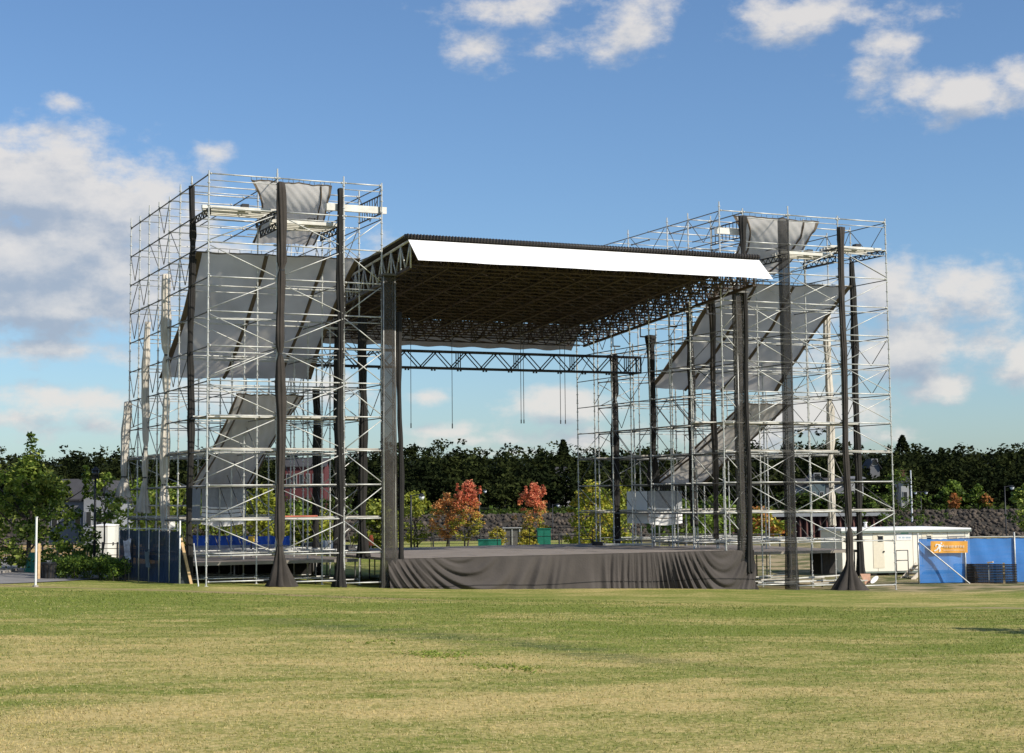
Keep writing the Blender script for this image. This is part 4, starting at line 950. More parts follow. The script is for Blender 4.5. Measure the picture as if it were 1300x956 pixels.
# right: bright blue fence with orange banner
F0 = onZ(1167, 741.5, -1.0)[:2]; F1 = F0+np.array((.925, -.38))*2.62; F2 = F0+(F1-F0)*2.02; F3 = F0+(F1-F0)*3.2
bf = empty('blue_fence', (*((F0+F2)/2), gz(*F1)), 'bright blue mesh fence right of the trailer stairs, carrying an orange banner', 'fence')
fp = [F0, F0+(F1-F0)*.98, F2, F3]
for k, p_ in enumerate(fp):
    g = gz(*p_); tube_part('fence_post', (*p_, g), (*p_, g+(2.72 if k != 1 else 2.3)), .045, STEEL, bf, heads=False)
for k in range(3): mesh_panel(fp[k]+np.array((0, .06)), fp[k+1]+np.array((0, .06)), .04, 2.42, BLUE, 'mesh_panel', bf, seed=k*5, bulge=.07)
b = MB(); z0 = gz(*F0)+2.5; b.tube((*F0, z0), (*F3, gz(*F3)+2.5), .022, STEEL); b.build('top_rail', bf)
b = MB(); e = F0+(F1-F0)*.93; b.tube((*(F0+np.array((.02, -.08))), gz(*F0)+2.25), (*(e+np.array((0, -.5))), gz(*e)), .035, STEEL, 8); b.build('diagonal_brace', bf)
bn = empty('banner', (*(F0+(F1-F0)*.7), gz(*F0)+1.6), 'orange banner with white running figure and lettering tied to the blue fence', 'banner')
def onfence(u, v, off=.10):
    # point of the fence plane seen at u, v
    n = np.array([(F1-F0)[1], -(F1-F0)[0]]); n /= np.linalg.norm(n); d = ray(u, v); P0 = F0+n*off; t = ((P0-CAM[:2])@n)/(d[:2]@n); return CAM+d*t
b = MB(); cor = [(1181.5, 687), (1228.5, 687), (1228.5, 701.6), (1181.5, 702.4)]
def bl(a, t, off): 
    u = 1181.5+47*a; v = 687+(15.2-.6*a)*t; return onfence(u, v, off+.015*math.sin(a*14))
b.grid(np.array([[bl(i/20, j/6, .14) for j in range(7)] for i in range(21)]), ORANGE); b.build('banner_sheet', bn)
def prints(polys, nm, m, off=.165):
    b = MB()
    for pl in polys:
        vs = [onfence(u, v, off+.015*math.sin((u-1181.5)/47*14)) for u, v in pl]; b.add(vs, [tuple(range(len(vs)))], m)
    return b.build(nm, bn)
# running figure: head, body, arms, legs
prints([[(1194.2,688.6),(1195.6,688.4),(1196.2,689.6),(1195.4,690.8),(1194,690.4)], [(1190,691),(1194,690.8),(1195.4,693),(1193.6,696.4),(1190.4,695.6),(1191.6,693)],
        [(1187,693.6),(1188,690.4),(1191.4,690.6),(1191,691.8),(1189.2,691.8),(1188.2,694)], [(1194.6,692),(1197,693),(1197.4,691.2),(1198.2,691.6),(1197.6,694.6),(1194.2,693.6)],
        [(1190.4,695),(1192,696.6),(1189.6,698.8),(1186.4,700.2),(1185.8,698.8),(1188.6,697.6)], [(1191.6,695.6),(1193.8,696),(1194.4,698.6),(1193.4,700.6),(1191.8,700.4),(1192.6,698.4)]], 'running_figure', SIGNW)
bars = []
rr = random.Random(4)
u = 1198.5
while u < 1224:
    w = rr.uniform(1.1, 2.4); bars.append([(u, 692.2+rr.uniform(-.2, .5)), (u+w, 692.3), (u+w, 695.3+rr.uniform(-.5, .2)), (u, 695.4)]); u += w+rr.choice([.35, .4, .9])
prints(bars, 'lettering', mat('orange_white_print', (.85, .62, .38), .6)); bars = []; u = 1197.5
while u < 1224.5:
    w = rr.uniform(.5, 1.0); bars.append([(u, 698.0), (u+w, 698.0), (u+w, 699.2), (u, 699.2)]); u += w+rr.choice([.3, .35, .7])
prints(bars, 'lettering', MATS['orange_white_print'])
# stack of dark rubber mats in front of the blue fence
mt = onZ(1236.5, 741, -1.0); mr_ = onZ(1291.5, 741.6, -1.0); ml_ = onZ(1220.5, 740.6, -1.0)
st2 = empty('mat_stack', (mt[0], mt[1], gz(mt[0], mt[1])), 'knee high stack of dark ribbed floor mats before the blue fence', 'mats')
ex = (mr_[:2]-mt[:2]); ex = ex; ey = (ml_[:2]-mt[:2]); ey = ey/np.linalg.norm(ey)*1.15; zt_ = onY(1250, 715.2, mt[1])[2]; g = gz(mt[0], mt[1]); nl = 12; hh = (zt_-g)/nl
for half in (0, 1):
    for k in range(nl):
        j = rr.uniform(-.015, .015); a0, a1 = (0.0, .475) if half == 0 else (.505, 1.0); b = MB(); z0 = g+k*hh; o = mt[:2]+ex*a0+np.array((j, j-.02*(k % 2))); v1 = ex*(a1-a0)
        q = [o, o+v1, o+v1+ey, o+ey]
        b.add([(*c, z0+.012) for c in q]+[(*c, z0+hh*.86) for c in q], [(3,2,1,0),(4,5,6,7),(0,1,5,4),(1,2,6,5),(2,3,7,6),(3,0,4,7)], MATB)
        for r_ in range(9):
            s0 = o+v1*(.03+r_*.105)-ey*.012; s1 = s0+v1*.085; b.add([(*s0, z0+hh*.3), (*s1, z0+hh*.3), (*s1, z0+hh*.75), (*s0, z0+hh*.75)], [(0,1,2,3)], MATE)
        b.build('mat', st2)
for t, w, m in ((.33, .05, STEEL), (.665, .11, STRAP)):
    b = MB(); o = mt[:2]+ex*t-ey*.03; o2 = o+ex/np.linalg.norm(ex)*w; b.add([(*o, g), (*o2, g), (*o2, zt_+.06), (*o, zt_+.06), (*(o+ey*1.06), zt_+.06), (*(o2+ey*1.06), zt_+.06)], [(0,1,2,3),(3,2,5,4)], m); b.build('strap', st2)
b = MB(); o = mt[:2]+ex*.52+ey*.4; o2 = o+ex*.13; b.beam((*o, zt_+.05), (*o2, zt_+.09), .3, .07, STRAP); one(b, 'folded_strap', 'bundle of pale straps lying on top of the mat stack', 'strap')

# ------------------------------------------------------------------ trailer
ty = 9.0; xL, xR = onY(1074, 700, ty)[0], onY(1231.5, 700, ty)[0]; zTop = onY(1200, 669.5, ty)[2]; zBot = onY(1150, 725.5, ty)[2]; zE = onY(1150, 673.5, ty)[2]
tl = empty('site_trailer', ((xL+xR)/2, ty, gz((xL+xR)/2, ty)), 'long cream site office trailer behind the right tower and blue fence', 'trailer')
part_box('body', (xL, ty, zBot), (xR, ty+3.0, zE), CREAM, tl)
b = MB(); prof = [(xL-.1, zE), (xR+.06, zE), (xR+.06, zE+.08), (xR-1.6, zTop+.02), (xL-.1, zTop+.02)]
vs = [(x, y, z) for y in (ty-.12, ty+3.1) for x, z in prof]; b.add(vs, [(0,1,2,3,4), (9,8,7,6,5)]+[(i, i+5, (i+1) % 5+5, (i+1) % 5) for i in range(5)], WHITE); b.build('roof', tl)
part_box('gutter', (xL-.1, ty-.16, zE-.13), (xR+.06, ty-.005, zE-.002), GREENTRIM, tl); part_box('skirt_rail', (xL, ty-.03, zBot-.1), (xR, ty+2.9, zBot-.003), GREENTRIM, tl)
def tpx(u, v): p = onY(u, v, ty); return p[0], p[2]
def onbody(nm, u0, v0, u1, v1, m, th=.03, parent=None):
    a, c = tpx(u0, v0), tpx(u1, v1); return part_box(nm, (a[0], ty-th, c[1]), (c[0], ty-.003, a[1]), m, parent or tl)
k = xL+1.2
while k < xR: part_box('panel_joint', (k, ty-.012, zBot), (k+.025, ty-.003, zE-.14), mat('cream_joint', (.52, .46, .36), .7), tl); k += 1.22
for (a, v0, c, v1) in ((1118.5, 681, 1124.5, 688), (1179, 680.2, 1184, 687)):
    onbody('window', a, v0, c, v1, DARKGL, .05); onbody('window_frame', a-.5, v0-.6, c+.5, v0-.02, CREAM, .06)
for (a, c) in ((1112, 1127), (1172.5, 1187.5)):
    f = onbody('door', a, 675.5, c, 722, mat('cream_door', (.78, .71, .55), .5, 0, .04), .02)
    x_, z_ = tpx(c-2, 702); part_box('door_handle', (x_, ty-.08, z_), (x_+.08, ty-.021, z_+.08), BLACKST, f).location = (0, 0, 0)
onbody('window', 1205, 681.6, 1214, 688.5, CURTG, .04); onbody('window', 1215, 681.6, 1224.5, 688.5, mat('pale_blind', (.70, .64, .52), .5), .04)
onbody('window_frame', 1204, 680.6, 1225.5, 681.55, STEEL2, .06); onbody('window_frame', 1204, 688.55, 1225.5, 689.3, STEEL2, .06)
onbody('notice_board', 1141, 675.6, 1160, 686, WHITE, .02)
onbody('lettering', 1146.5, 676.4, 1156, 678, SIGNG, .026)
for a in (1144, 1148.4, 1152.6, 1156): onbody('lettering', a, 681.8, a+3, 683.8, SIGNB, .026)
x_, z_ = tpx(1110.5, 668); b = MB(); b.tube((x_, ty+.8, zTop), (x_, ty+.8, zTop+.32), .09, WHITE, 10); b.tube((x_, ty+.8, zTop+.3), (x_, ty+.8, zTop+.36), .13, WHITE, 10); b.build('roof_vent', tl, smooth=True)
for i in range(7):
    x_ = xL+1+i*(xR-xL-2)/6; part_box('support_pier', (x_, ty+.3, gz(x_, ty)-.05), (x_+.35, ty+.7, zBot-.1), CONC, tl)
for x_ in (xR-3.2, xR-4.2):
    b = MB(); b.tube((x_, ty+.15, gz(x_, ty)+.33), (x_, ty+.4, gz(x_, ty)+.33), .33, BLACKST, 18); b.tube((x_, ty+.13, gz(x_, ty)+.33), (x_, ty+.17, gz(x_, ty)+.33), .16, STEEL, 12); b.build('wheel', tl, smooth=False)
_a = math.radians(-11); _l = .92*(xR-(xL+xR)/2); tl.scale = (.92, 1, 1); tl.rotation_euler = (0, 0, _a); tl.location = (xR-_l*math.cos(_a), ty-_l*math.sin(_a), tl.location[2])
# timber steps and steel landing rail in front of the trailer
s0 = onZ(1155.5, 738, -1.0); sp = empty('trailer_steps', (s0[0], 7.2, gz(s0[0], 7)), 'pale timber steps up to the trailer, half hidden by the blue fence', 'steps')
sx = onY(1155.5, 735, 7.2)[0]
for k in range(4): part_box('tread', (sx+.1+.26*k, 7.1, -.86+.2*k), (sx+.42+.26*k, 8.0, -.80+.2*k), PLANK, sp)
for y in (7.05, 8.02): b = MB(); b.beam((sx, y, -1.02), (sx+1.15, y, -.15), .05, .22, mat('pale_timber', (.62, .56, .46), .8)); b.build('stringer', sp)
hr = empty('landing_rail', (onY(1145, 720, 7.6)[0], 7.6, -1), 'grey steel landing rail in front of the trailer beside the right tower', 'railing')
ra, rb = onY(1137.5, 700, 7.6)[0], onY(1152.5, 700, 7.6)[0]; rt_, rm_, rl_ = onY(1145, 698.8, 7.6)[2], onY(1145, 711.5, 7.6)[2], onY(1145, 725, 7.6)[2]
for x_ in (ra, rb): tube_part('rail_post', (x_, 7.6, gz(x_, 7.6)), (x_, 7.6, rt_), .03, STEEL2, hr, heads=False)
for z_ in (rt_, rm_, rl_): tube_part('rail', (ra, 7.6, z_), (rb, 7.6, z_), .026, STEEL2, hr, heads=False)
# odds and ends at the foot of the right tower
b = MB(); p = onY(1092, 728.5, .6); q = onY(1107, 742, .6); b.add([(p[0], .6, p[2]), (q[0], .7, p[2]-.02), (q[0]-.1, .6, q[2]+.1), (p[0]+.25, .5, q[2]), (p[0], .63, p[2]), (q[0], .73, p[2]-.02), (q[0]-.1, .63, q[2]+.1), (p[0]+.25, .53, q[2])], [(0,1,2,3),(7,6,5,4),(0,4,5,1),(1,5,6,2),(2,6,7,3),(3,7,4,0)], TERRA)
one(b, 'leaning_board', 'terracotta board leaning between the flared drape and the trailer', 'board')
b = MB(); p = onY(1108, 741, .3); q = onY(1117, 732, .3); b.add([tuple(np.array(p)+np.array((.5*math.cos(t)*.5+.12, 0, .2+.32*math.sin(t)*.45+.12*math.cos(t)))) for t in np.linspace(0, 6.28, 12, endpoint=False)]+[tuple(np.array(p)+np.array((.5*math.cos(t)*.5+.12, .05, .2+.32*math.sin(t)*.45+.12*math.cos(t)))) for t in np.linspace(0, 6.28, 12, endpoint=False)], [tuple(range(12)), tuple(range(23, 11, -1))]+[(i, i+12, (i+1) % 12+12, (i+1) % 12) for i in range(12)], WHITE); one(b, 'white_disc', 'white oval disc lying tilted beside the terracotta board', 'disc')
bb = empty('black_cabinet', onY(1049, 728, 4.5), 'black cabinet under the wing platform of the right tower', 'cabinet'); p = onY(1043, 701, 4.5); q = onY(1061, 729, 4.5)
part_box('body', (p[0], 4.5, q[2]), (q[0], 5.6, p[2]), BLKPAINT, bb); part_box('door', (p[0]+.05, 4.46, q[2]+.05), ((p[0]+q[0])/2-.01, 4.497, p[2]-.05), MATB, bb); part_box('door', ((p[0]+q[0])/2+.01, 4.46, q[2]+.05), (q[0]-.05, 4.497, p[2]-.05), MATB, bb)
fl = []
for i, (x_, y_, l, a) in enumerate(((28.2, 1.0, 4.2, .05), (29.0, 2.0, 3.6, -.1), (30.6, 1.4, 3.8, .12), (31.2, .6, 3.2, -.04), (28.6, 3.4, 4.0, .2))):
    b = MB(); z_ = gz(x_, y_)+.28+.12*(i % 3); b.beam((x_, y_, z_), (x_+l*math.cos(a), y_+l*math.sin(a), z_+.03*i), .3 if i % 2 else .12, .06, PLANK if i % 2 else ALU)
    one(b, 'stored_plank', ['long pale beam stored lowest left under the right tower', 'wide plank stored behind the low left beam under the right tower', 'slanting pale beam stored centrally under the right tower', 'wide plank stored nearest the flared drape under the right tower', 'rearmost stored beam on the ground under the right tower'][i], 'plank', 'planks stored under the right tower')
cj = [onY(u, v, y) for u, v, y in ((398, 702, 12), (436, 703, 13), (418, 696, 12.5), (452, 700, 11))]
for i, (p, w, h, m, lb) in enumerate(((cj[0], .9, .55, BLACKST, 'black flight case on the left wing platform'), (cj[1], 1.1, .35, ALU, 'low silver equipment case on the left wing platform'), (cj[2], .45, .6, PAINTW, 'small white box on the left wing platform'), (cj[3], .8, .4, STEEL2, 'grey equipment case right on the left wing platform'))):
    r = empty('equipment_case', (p[0], p[1], 1.13), lb, 'case'); part_box('body', (p[0]-w/2, p[1], 1.13), (p[0]+w/2, p[1]+.6, 1.13+h*.7), m, r); part_box('lid', (p[0]-w/2-.01, p[1]-.01, 1.135+h*.7), (p[0]+w/2+.01, p[1]+.61, 1.13+h), m, r); part_box('latch', (p[0]-.05, p[1]-.04, 1.13+h*.6), (p[0]+.05, p[1]-.012, 1.13+h*.82), STEEL, r)
b = MB(); p = onY(471, 684, 13); b.tube((p[0], 13, p[2]-.35), (p[0], 13, p[2]+.2), .16, mat('orange_plastic', (.8, .16, .05), .5), 10, .1); b.tube((p[0], 13, 1.1), (p[0], 13, p[2]-.34), .03, STEEL); one(b, 'marker_bollard', 'orange topped marker behind the left tower near the lime tree', 'bollard')
b = MB(); p = onY(319, 685, 8); b.tube((p[0], 8, 1.15), (p[0], 8, p[2]-.12), .03, BLACKST); b.tube((p[0], 8, p[2]-.12), (p[0], 8, p[2]+.16), .16, mat('yellow_plastic', (.8, .5, .05), .5), 12); one(b, 'warning_lamp', 'yellow round warning lamp on a short stand on the left wing platform', 'lamp')
b = MB(); p = onY(214, 666, 9); b.box((p[0]-.0, 9, p[2]-.18), (p[0]+.32, 9.03, p[2]+.14), WHITE); b.tube((p[0]+.05, 9.05, p[2]), (p[0]+.05, 9.05, p[2]+.8), .012, WIRE); one(b, 'white_notice', 'small white square notice between the pale drapes', 'sign')

# ------------------------------------------------------------------ left side: poles, bins, shed, cable fence
def pole_at(u, vt, vb, y=None):
    p = onZ(u, vb, .55); p = onZ(u, vb, gz(p[0], p[1])); return p, onY(u, vt, p[1])
p, t = pole_at(45, 657, 744.5); b = MB(); b.tube((p[0], p[1], p[2]-.05), (p[0], p[1], t[2]), .045, PAINTW, 10); b.tube((p[0], p[1], t[2]), (p[0], p[1], t[2]+.03), .062, PAINTW, 10); b.tube((p[0], p[1], p[2]-.02), (p[0], p[1], p[2]+.05), .12, CONC, 10); one(b, 'marker_pole', 'white marker pole standing at the lawn edge by the black bin', 'pole')
p = onZ(49, 736, gz(-6, 1.5)); b = MB(); b.beam((p[0], p[1], p[2]-.05), (p[0], p[1], onY(49, 690, p[1])[2]), .11, .11, WOOD); one(b, 'timber_post', 'square timber post just right of the white marker pole', 'post')
bi = onZ(61, 735, gz(-6, 2)); r = empty('litter_bin', bi, 'black litter bin between the timber post and the hedge', 'bin'); zt_ = onY(61, 714, bi[1])[2]; h = zt_-bi[2]
b = MB(); b.tube((bi[0], bi[1], bi[2]), (bi[0], bi[1], zt_-.08), .26, MATB, 16, .34); b.build('barrel', r, smooth=False); b = MB(); b.tube((bi[0], bi[1], zt_-.08), (bi[0], bi[1], zt_), .37, BLKPAINT, 16); b.build('rim', r)
for k in range(12): a = k*PI/6; b = MB(); b.beam((bi[0]+.27*math.cos(a), bi[1]+.27*math.sin(a), bi[2]+.03), (bi[0]+.35*math.cos(a), bi[1]+.35*math.sin(a), zt_-.09), .09, .02, BLKPAINT); b.build('slat', r)
gp = far(40, 722, 84); b = MB(); z = gz(gp[0], gp[1]); b.add([(gp[0]-.32, gp[1], z), (gp[0]+.22, gp[1], z), (gp[0]+.34, gp[1], z+1.0), (gp[0]-.05, gp[1], z+1.0), (gp[0]-.32, gp[1]+.5, z), (gp[0]+.22, gp[1]+.5, z), (gp[0]+.34, gp[1]+.45, z+1.0), (gp[0]-.05, gp[1]+.45, z+1.0)], [(0,1,2,3),(7,6,5,4),(0,4,5,1),(1,5,6,2),(2,6,7,3),(3,7,4,0)], GREENP); one(b, 'green_bin', 'small green wedge shaped bin behind the white marker pole', 'bin')
def lamp(u, vt, d, label, arms=0, group='street lamps', globe=GLOBE):
    p = far(u, 690, d); z = gz(p[0], p[1]); zt = far(u, vt, d)[2]; r = empty('street_lamp', (p[0], p[1], z), label, 'street lamp', group); s = d/100
    b = MB(); b.tube((p[0], p[1], z), (p[0], p[1], z+.5), .12, BLKPAINT, 10); b.tube((p[0], p[1], z+.4), (p[0], p[1], zt), .075, BLKPAINT, 10, .05); b.build('pole', r, smooth=True)
    if arms == 0:
        b = MB(); b.tube((p[0], p[1], zt), (p[0], p[1], zt+.12), .16, BLKPAINT, 12, .2); b.tube((p[0], p[1], zt+.42), (p[0], p[1], zt+.6), .22, BLKPAINT, 12, .05); b.build('lamp_housing', r)
        b = MB(); b.tube((p[0], p[1], zt+.12), (p[0], p[1], zt+.42), .17, globe, 12); b.build('globe', r, smooth=True)
    for k in range(arms):
        sg = 1 if k == 0 else -1; b = MB(); a = np.array((p[0], p[1], zt-.1)); e = a+np.array((CY, -SY, 0))*.7*sg+np.array((0, 0, .15)); b.tube(a, e, .04, BLKPAINT, 6); b.tube(e, e-np.array((0, 0, .15)), .1, BLKPAINT, 8, .26); b.build('arm', r)
        b = MB(); b.tube(e-np.array((0, 0, .15)), e-np.array((0, 0, .42)), .22, GLOBE, 10, .1); b.build('globe', r, smooth=True)
    return r
lamp(120, 608, 84, 'black street lamp in front of the white shed', globe=DARKGL)
lamp(522, 628, 112, 'street lamp in the lime tree beside the left sheer column', 1)
lamp(609, 622, 205, 'street lamp right of the tall orange red tree', 1)
lamp(1278, 617, 160, 'black street lamp rising right of the trailer', 1)
lamp(1171, 624, 222, 'twin globe street lamp just above the cream trailer', 2)
lamp(702, 640, 215, 'faint street lamp left of the wide golden tree', 1)
b = MB(); p = far(1158, 660, 236); z = gz(p[0], p[1]); b.tube((p[0], p[1], z), (p[0], p[1], far(1158, 597, 236)[2]), .14, GLOBE, 8, .08); one(b, 'pale_mast', 'pale slender mast above the trailer roof', 'mast')
sh = far(132, 700, 112); r = empty('white_shed', (sh[0], sh[1], gz(sh[0], sh[1])), 'pale panelled utility shed behind the black street lamp', 'shed'); gzs = gz(sh[0], sh[1]); k = 112/FPX
def shp(u, d=112): return far(u, 690, d)
a = shp(117.5); c = shp(136.5); e = shp(145.5, 113); z1 = far(130, 668, 112)[2]
for i in range(4):
    q0, q1 = a+(c-a)*i/4, a+(c-a)*(i+1)/4; b = MB(); b.add([(q0[0], q0[1]-.01*(i % 2), gzs), (q1[0], q1[1]-.01*(i % 2), gzs), (q1[0], q1[1]-.01*(i % 2), z1), (q0[0], q0[1]-.01*(i % 2), z1)], [(0,1,2,3)], SHED); b.build('wall_panel', r)
back = np.array((.35, 1.0, 0))*1.8
b = MB(); P = [a, c, e, e+back, a+back]; b.add([(q[0], q[1]+.02, gzs) for q in P]+[(q[0], q[1]+.02, z1) for q in P], [(i, (i+1) % 5, (i+1) % 5+5, i+5) for i in range(5)], SHED); b.build('wall', r)
cen = sum(P)/5; b = MB(); b.add([(q[0]+(q[0]-cen[0])*.05, q[1]+(q[1]-cen[1])*.05, z1) for q in P]+[(q[0]+(q[0]-cen[0])*.05, q[1]+(q[1]-cen[1])*.05, z1+.07) for q in P]+[(cen[0], cen[1], z1+.16)], [(i, (i+1) % 5, (i+1) % 5+5, i+5) for i in range(5)]+[(i+5, (i+1) % 5+5, 10) for i in range(5)], WHITE); b.build('roof', r)
q = c+(e-c)*.8; b = MB(); b.box((q[0]-.05, q[1]-.1, gzs+.9), (q[0]+.03, q[1]-.03, gzs+1.1), BLACKST); b.build('latch', r)
# post and cable fence across the dry field, left
cf = far(70, 700, 104); r = empty('cable_fence', (cf[0], cf[1], gz(cf[0], cf[1])), 'low post and cable fence across the dry field at the left', 'fence'); prev = None
for i, u in enumerate(range(-60, 170, 19)):
    p = far(u, 700, 104+i*.2); z = gz(p[0], p[1]); b = MB(); b.tube((p[0], p[1], z), (p[0], p[1], z+1.25), .06, BLKPAINT, 6); b.build('fence_post', r)
    if prev is not None:
        for h in (.45, .85, 1.15): b = MB(); b.beam((*prev[:2], prev[2]+h), (p[0], p[1], z+h), .03, .05, STEEL2); b.build('cable', r)
    prev = (p[0], p[1], z)
# railing behind the stage, along the river walk
rr_ = far(800, 690, 119); r = empty('river_railing', (rr_[0], rr_[1], gz(rr_[0], rr_[1])), 'dark metal railing along the river walk behind the stage', 'railing'); prev = None
for i, u in enumerate(range(490, 1000, 20)):
    p = far(u, 690, 121-abs(i-12)*.2); z = gz(p[0], p[1]); b = MB(); b.beam((p[0], p[1], z), (p[0], p[1], z+1.35), .09, .09, BLKPAINT); b.build('fence_post', r)
    if prev is not None:
        for h, w in ((.35, .03), (.75, .03), (1.05, .03), (1.3, .07)): b = MB(); b.beam((*prev[:2], prev[2]+h), (p[0], p[1], z+h), w, w, BLKPAINT if h < 1.2 else STEEL2); b.build('rail', r)
    prev = (p[0], p[1], z)
def simple_box(u0, v0, u1, v1, d, depth, m, nm, lb, cat, extra=None):
    a = far(u0, v1, d); c = far(u1, v0, d); z0 = gz(a[0], a[1]) if extra is None else a[2]; ctr = (a+c)/2; r = empty(nm, (ctr[0], ctr[1], z0), lb, cat); w = np.linalg.norm((c-a)[:2])
    def P(s, t, z): return (ctr[0]+CY*s+SY*t, ctr[1]-SY*s+CY*t, z)
    def bx(n, s0, s1, t0, t1, za, zb, mm, par=r):
        b = MB(); vs = [P(s0, t0, za), P(s1, t0, za), P(s1, t1, za), P(s0, t1, za), P(s0, t0, zb), P(s1, t0, zb), P(s1, t1, zb), P(s0, t1, zb)]
        b.add(vs, [(0,3,2,1),(4,5,6,7),(0,1,5,4),(1,2,6,5),(2,3,7,6),(3,0,4,7)], mm); return b.build(n, par)
    bx('body', -w/2, w/2, 0, depth, z0, c[2], m); return r, w, z0, c[2], P, bx
r, w, z0, z1, P, bx = simple_box(682, 672, 699, 688, 113, 1.0, GREENP, 'green_cabinet', 'dark green metal cabinet right of the lone red topped tree', 'cabinet')
bx('lid', -w/2-.04, w/2+.04, -.04, 1.04, z1+.003, z1+.08, GREENP); bx('door', -w/2+.05, -.02, -.02, -.002, z0+.1, z1-.08, GREENP); bx('door', .02, w/2-.05, -.02, -.002, z0+.1, z1-.08, GREENP)
r, w, z0, z1, P, bx = simple_box(640, 671, 661, 686, 114, .6, STEEL2, 'steel_stand', 'grey steel stand with open shelves left of the lone red topped tree', 'stand')
bx('shelf', -w/2-.1, w/2+.1, -.1, .7, z1+.003, z1+.07, STEEL)
for s in (-w/2+.02, -.05, w/2-.1): bx('frame_bar', s, s+.06, -.06, -.002, z0, z1-.003, STEEL)
r, w, z0, z1, P, bx = simple_box(607, 686, 636, 690, 110, 1.0, GREENP, 'green_crate', 'low green crate beyond the rear edge of the stage', 'crate')
bx('lid', -w/2-.03, w/2+.03, -.03, 1.03, z1+.003, z1+.06, GREENP)
# rusty sheet pile wall across the water, behind the right tower
sp0 = far(955, 671, 226); r = empty('sheet_pile_wall', far(1045, 672, 226), 'rusty red brown sheet pile wall on the far bank behind the right tower', 'wall'); n = 46
zt_ = far(1045, 655.5, 226)[2]
for i in range(n):
    u0, u1 = 930+(1126-930)*i/n, 930+(1126-930)*(i+1)/n; p, q = far(u0, 660, 226+(i % 2)*.9), far(u1, 660, 226+((i+1) % 2)*.9); b = MB()
    b.add([(p[0], p[1], -3.5), (q[0], q[1], -3.5), (q[0], q[1], zt_), (p[0], p[1], zt_), (p[0]+SY*.15, p[1]+CY*.15, -3.5), (q[0]+SY*.15, q[1]+CY*.15, -3.5), (q[0]+SY*.15, q[1]+CY*.15, zt_), (p[0]+SY*.15, p[1]+CY*.15, zt_)], [(0,1,2,3),(7,6,5,4),(3,2,6,7)], RUST); b.build('sheet_pile', r)
p, q = far(929, 655, 226.4), far(1127, 655, 226.4); b = MB(); b.beam((p[0], p[1], zt_+.2), (q[0], q[1], zt_+.2), 1.4, .42, PILEC); b.build('cap_beam', r)

# ------------------------------------------------------------------ houses
def house(u0, u1, ve, vb, vr, d, wall, roofm, label, gable=False, depth=9, wins=3, rows=1, chim=None, ridge=None, hide=False):
    a = far(u0, vb, d); c = far(u1, vb, d); w = np.linalg.norm((c-a)[:2]); ctr = (a+c)/2; z0 = min(a[2], c[2]); ze = far((u0+u1)/2, ve, d)[2]; zr_ = far((u0+u1)/2, vr, d+(0 if gable else depth/2))[2]
    zg = gz(ctr[0], ctr[1]); z0 = min(z0, zg)
    r = empty('house', (ctr[0], ctr[1], z0), label, 'house')
    def P(s, t, z): return (ctr[0]+CY*s+SY*t, ctr[1]-SY*s+CY*t, z)
    def bx(n, s0, s1, t0, t1, za, zb, mm, par=r):
        b = MB(); vs = [P(s0, t0, za), P(s1, t0, za), P(s1, t1, za), P(s0, t1, za), P(s0, t0, zb), P(s1, t0, zb), P(s1, t1, zb), P(s0, t1, zb)]
        b.add(vs, [(0,3,2,1),(4,5,6,7),(0,1,5,4),(1,2,6,5),(2,3,7,6),(3,0,4,7)], mm); return b.build(n, par)
    b = MB()
    if gable: pf = [(-w/2, z0), (w/2, z0), (w/2, ze), (0, zr_), (-w/2, ze)]; vs = [P(s, t, z) for t in (0, depth) for s, z in pf]; b.add(vs, [(0,1,2,3,4), (9,8,7,6,5)]+[(i, i+5, (i+1) % 5+5, (i+1) % 5) for i in range(5)], wall)
    else: pf = [(0, z0), (depth, z0), (depth, ze), (depth/2, zr_), (0, ze)]; vs = [P(s, t, z) for s in (-w/2, w/2) for t, z in pf]; b.add(vs, [(0,1,2,3,4), (9,8,7,6,5)]+[(i, i+5, (i+1) % 5+5, (i+1) % 5) for i in range(5)], wall)
    b.build('wall', r)
    b = MB(); o = .35; th = .16
    for sg in (-1, 1):
        if gable: q = [P(0, -o, zr_+th), P(0, depth+o, zr_+th), P(sg*(w/2+o), depth+o, ze-o*(zr_-ze)/(w/2)+th), P(sg*(w/2+o), -o, ze-o*(zr_-ze)/(w/2)+th)]
        else:
            tt = -o if sg < 0 else depth+o; q = [P(-w/2-o, depth/2, zr_+th), P(w/2+o, depth/2, zr_+th), P(w/2+o, tt, ze-o*(zr_-ze)/(depth/2)+th), P(-w/2-o, tt, ze-o*(zr_-ze)/(depth/2)+th)]
        q2 = [(x, y, z-.14) for x, y, z in q]; b.add(q+q2, [(0,1,2,3),(7,6,5,4),(0,4,5,1),(1,5,6,2),(2,6,7,3),(3,7,4,0)], roofm)
    rf = b.build('roof', r)
    hh = (ze-z0)/rows
    for k in range(rows):
        for i in range(wins):
            s = -w/2+w*(i+.5)/wins; zc = ze-hh*(k+.5); ww = min(w/wins*.22, .7); wf = bx('window', s-ww-.08, s+ww+.08, -.08, -.004, zc-.78, zc+.78, HWHITE); bx('pane', s-ww, s+ww, -.1, -.082, zc-.7, zc+.7, DARKGL, wf)
    if gable: wf = bx('window', -.5, .5, -.08, -.004, ze+.1, ze+1.2, HWHITE); bx('pane', -.4, .4, -.1, -.082, ze+.2, ze+1.1, DARKGL, wf)
    if chim is not None: bx('chimney', chim*w-.35, chim*w+.35, depth/2-.3, depth/2+.4, zr_-.4, zr_+1.1, HRED, rf)
    return r
house(62, 121, 634, 664, 610, 176, HWALL, HROOF, 'grey clapboard house wing with long dark roof behind the large left tree', wins=4, rows=2, depth=10)
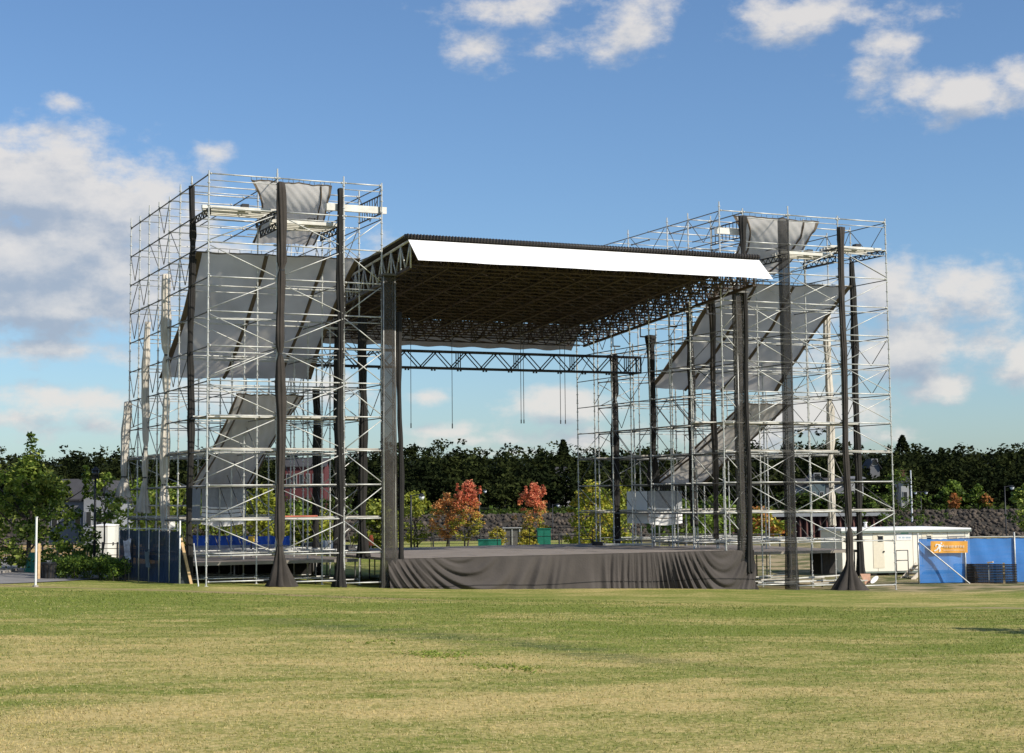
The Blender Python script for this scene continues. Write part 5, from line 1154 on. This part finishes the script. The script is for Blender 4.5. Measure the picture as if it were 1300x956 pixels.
house(106, 146, 632, 664, 611, 172, mat('light_grey_siding', (.26, .265, .275), .8, 0, .1, 1), HROOF, 'white gabled house end behind the thin young tree', gable=True, wins=3, rows=2)
house(362, 412, 592, 618, 583, 246, HRED, HROOF, 'long maroon house with white windows seen through the left tower', wins=6, rows=2, depth=6)
house(708, 724, 603, 614, 594, 276, HWHITE, HROOF, 'small white house front among the dark trees left of the right tower', wins=1, rows=1, depth=6)
house(1010, 1030, 616, 628, 609, 244, HWALL, HROOF, 'grey house with dark roof behind the wide sheer band', wins=3, depth=6)
house(1028, 1048, 611, 627, 603, 243, TEALS, HROOF, 'blue green gabled house in the middle of the right tower', gable=True, wins=2, depth=6, chim=None)
house(1049, 1074, 614, 626, 608, 245, HWALL, HROOF, 'low grey house right of the blue green gable', wins=4, depth=6)
house(1078, 1096, 608, 620, 606, 246, HWHITE, HWALL, 'white flat topped house between the flared drape and the tower end', wins=2, depth=6)
house(1105, 1117, 592, 606, 583, 272, HWALL, HROOF, 'tall grey gabled house among the trees at the right tower end', gable=True, wins=1, depth=6)
house(1144, 1154, 612, 622, 606, 250, HWHITE, HROOF, 'small white house with red chimney above the olive willow', wins=1, depth=5, chim=.2)
# tree outside the picture on the right whose shade falls on the lawn edge
p = onZ(1300, 779, .2); q = np.array(p[:2])+np.array((sdir[0], sdir[1]))/math.hypot(sdir[0], sdir[1])*4.2
q = q+np.array((1.2, -.2)); tree('tree', 'broadleaf tree just outside the right edge, shading a sliver of lawn', (q[0], q[1], gz(q[0], q[1])), 5.2, 1.6, MDG, seed=71, zlo=.4, clumps=70, per=26)

def weeds():
    rg = np.random.default_rng(33); cen = []
    for u0, v0, n, su, sv in ((555, 831, 90, 26, 3), (640, 848, 50, 26, 3), (480, 815, 24, 22, 2)):
        for k in range(n):
            p = onZ(u0+rg.normal()*su, v0+rg.normal()*sv, .35); z = gz(p[0], p[1]); cen.append((p[0], p[1], z+.02))
    cen = np.array(cen); V, F, c = leaf_quads(cen, rg.uniform(.04, .12, len(cen)), 9, .045, rg, flat=.2); V[:, 2] = np.maximum(V[:, 2], terrain(V[:, 0], V[:, 1])+.003)
    tag(bulk('lawn_weeds', V, F, rg.integers(0, 2, len(F)), [MDG[1], MDG[2]]), 'broad leaved weeds in the lawn', 'weeds', kind='stuff')
weeds()
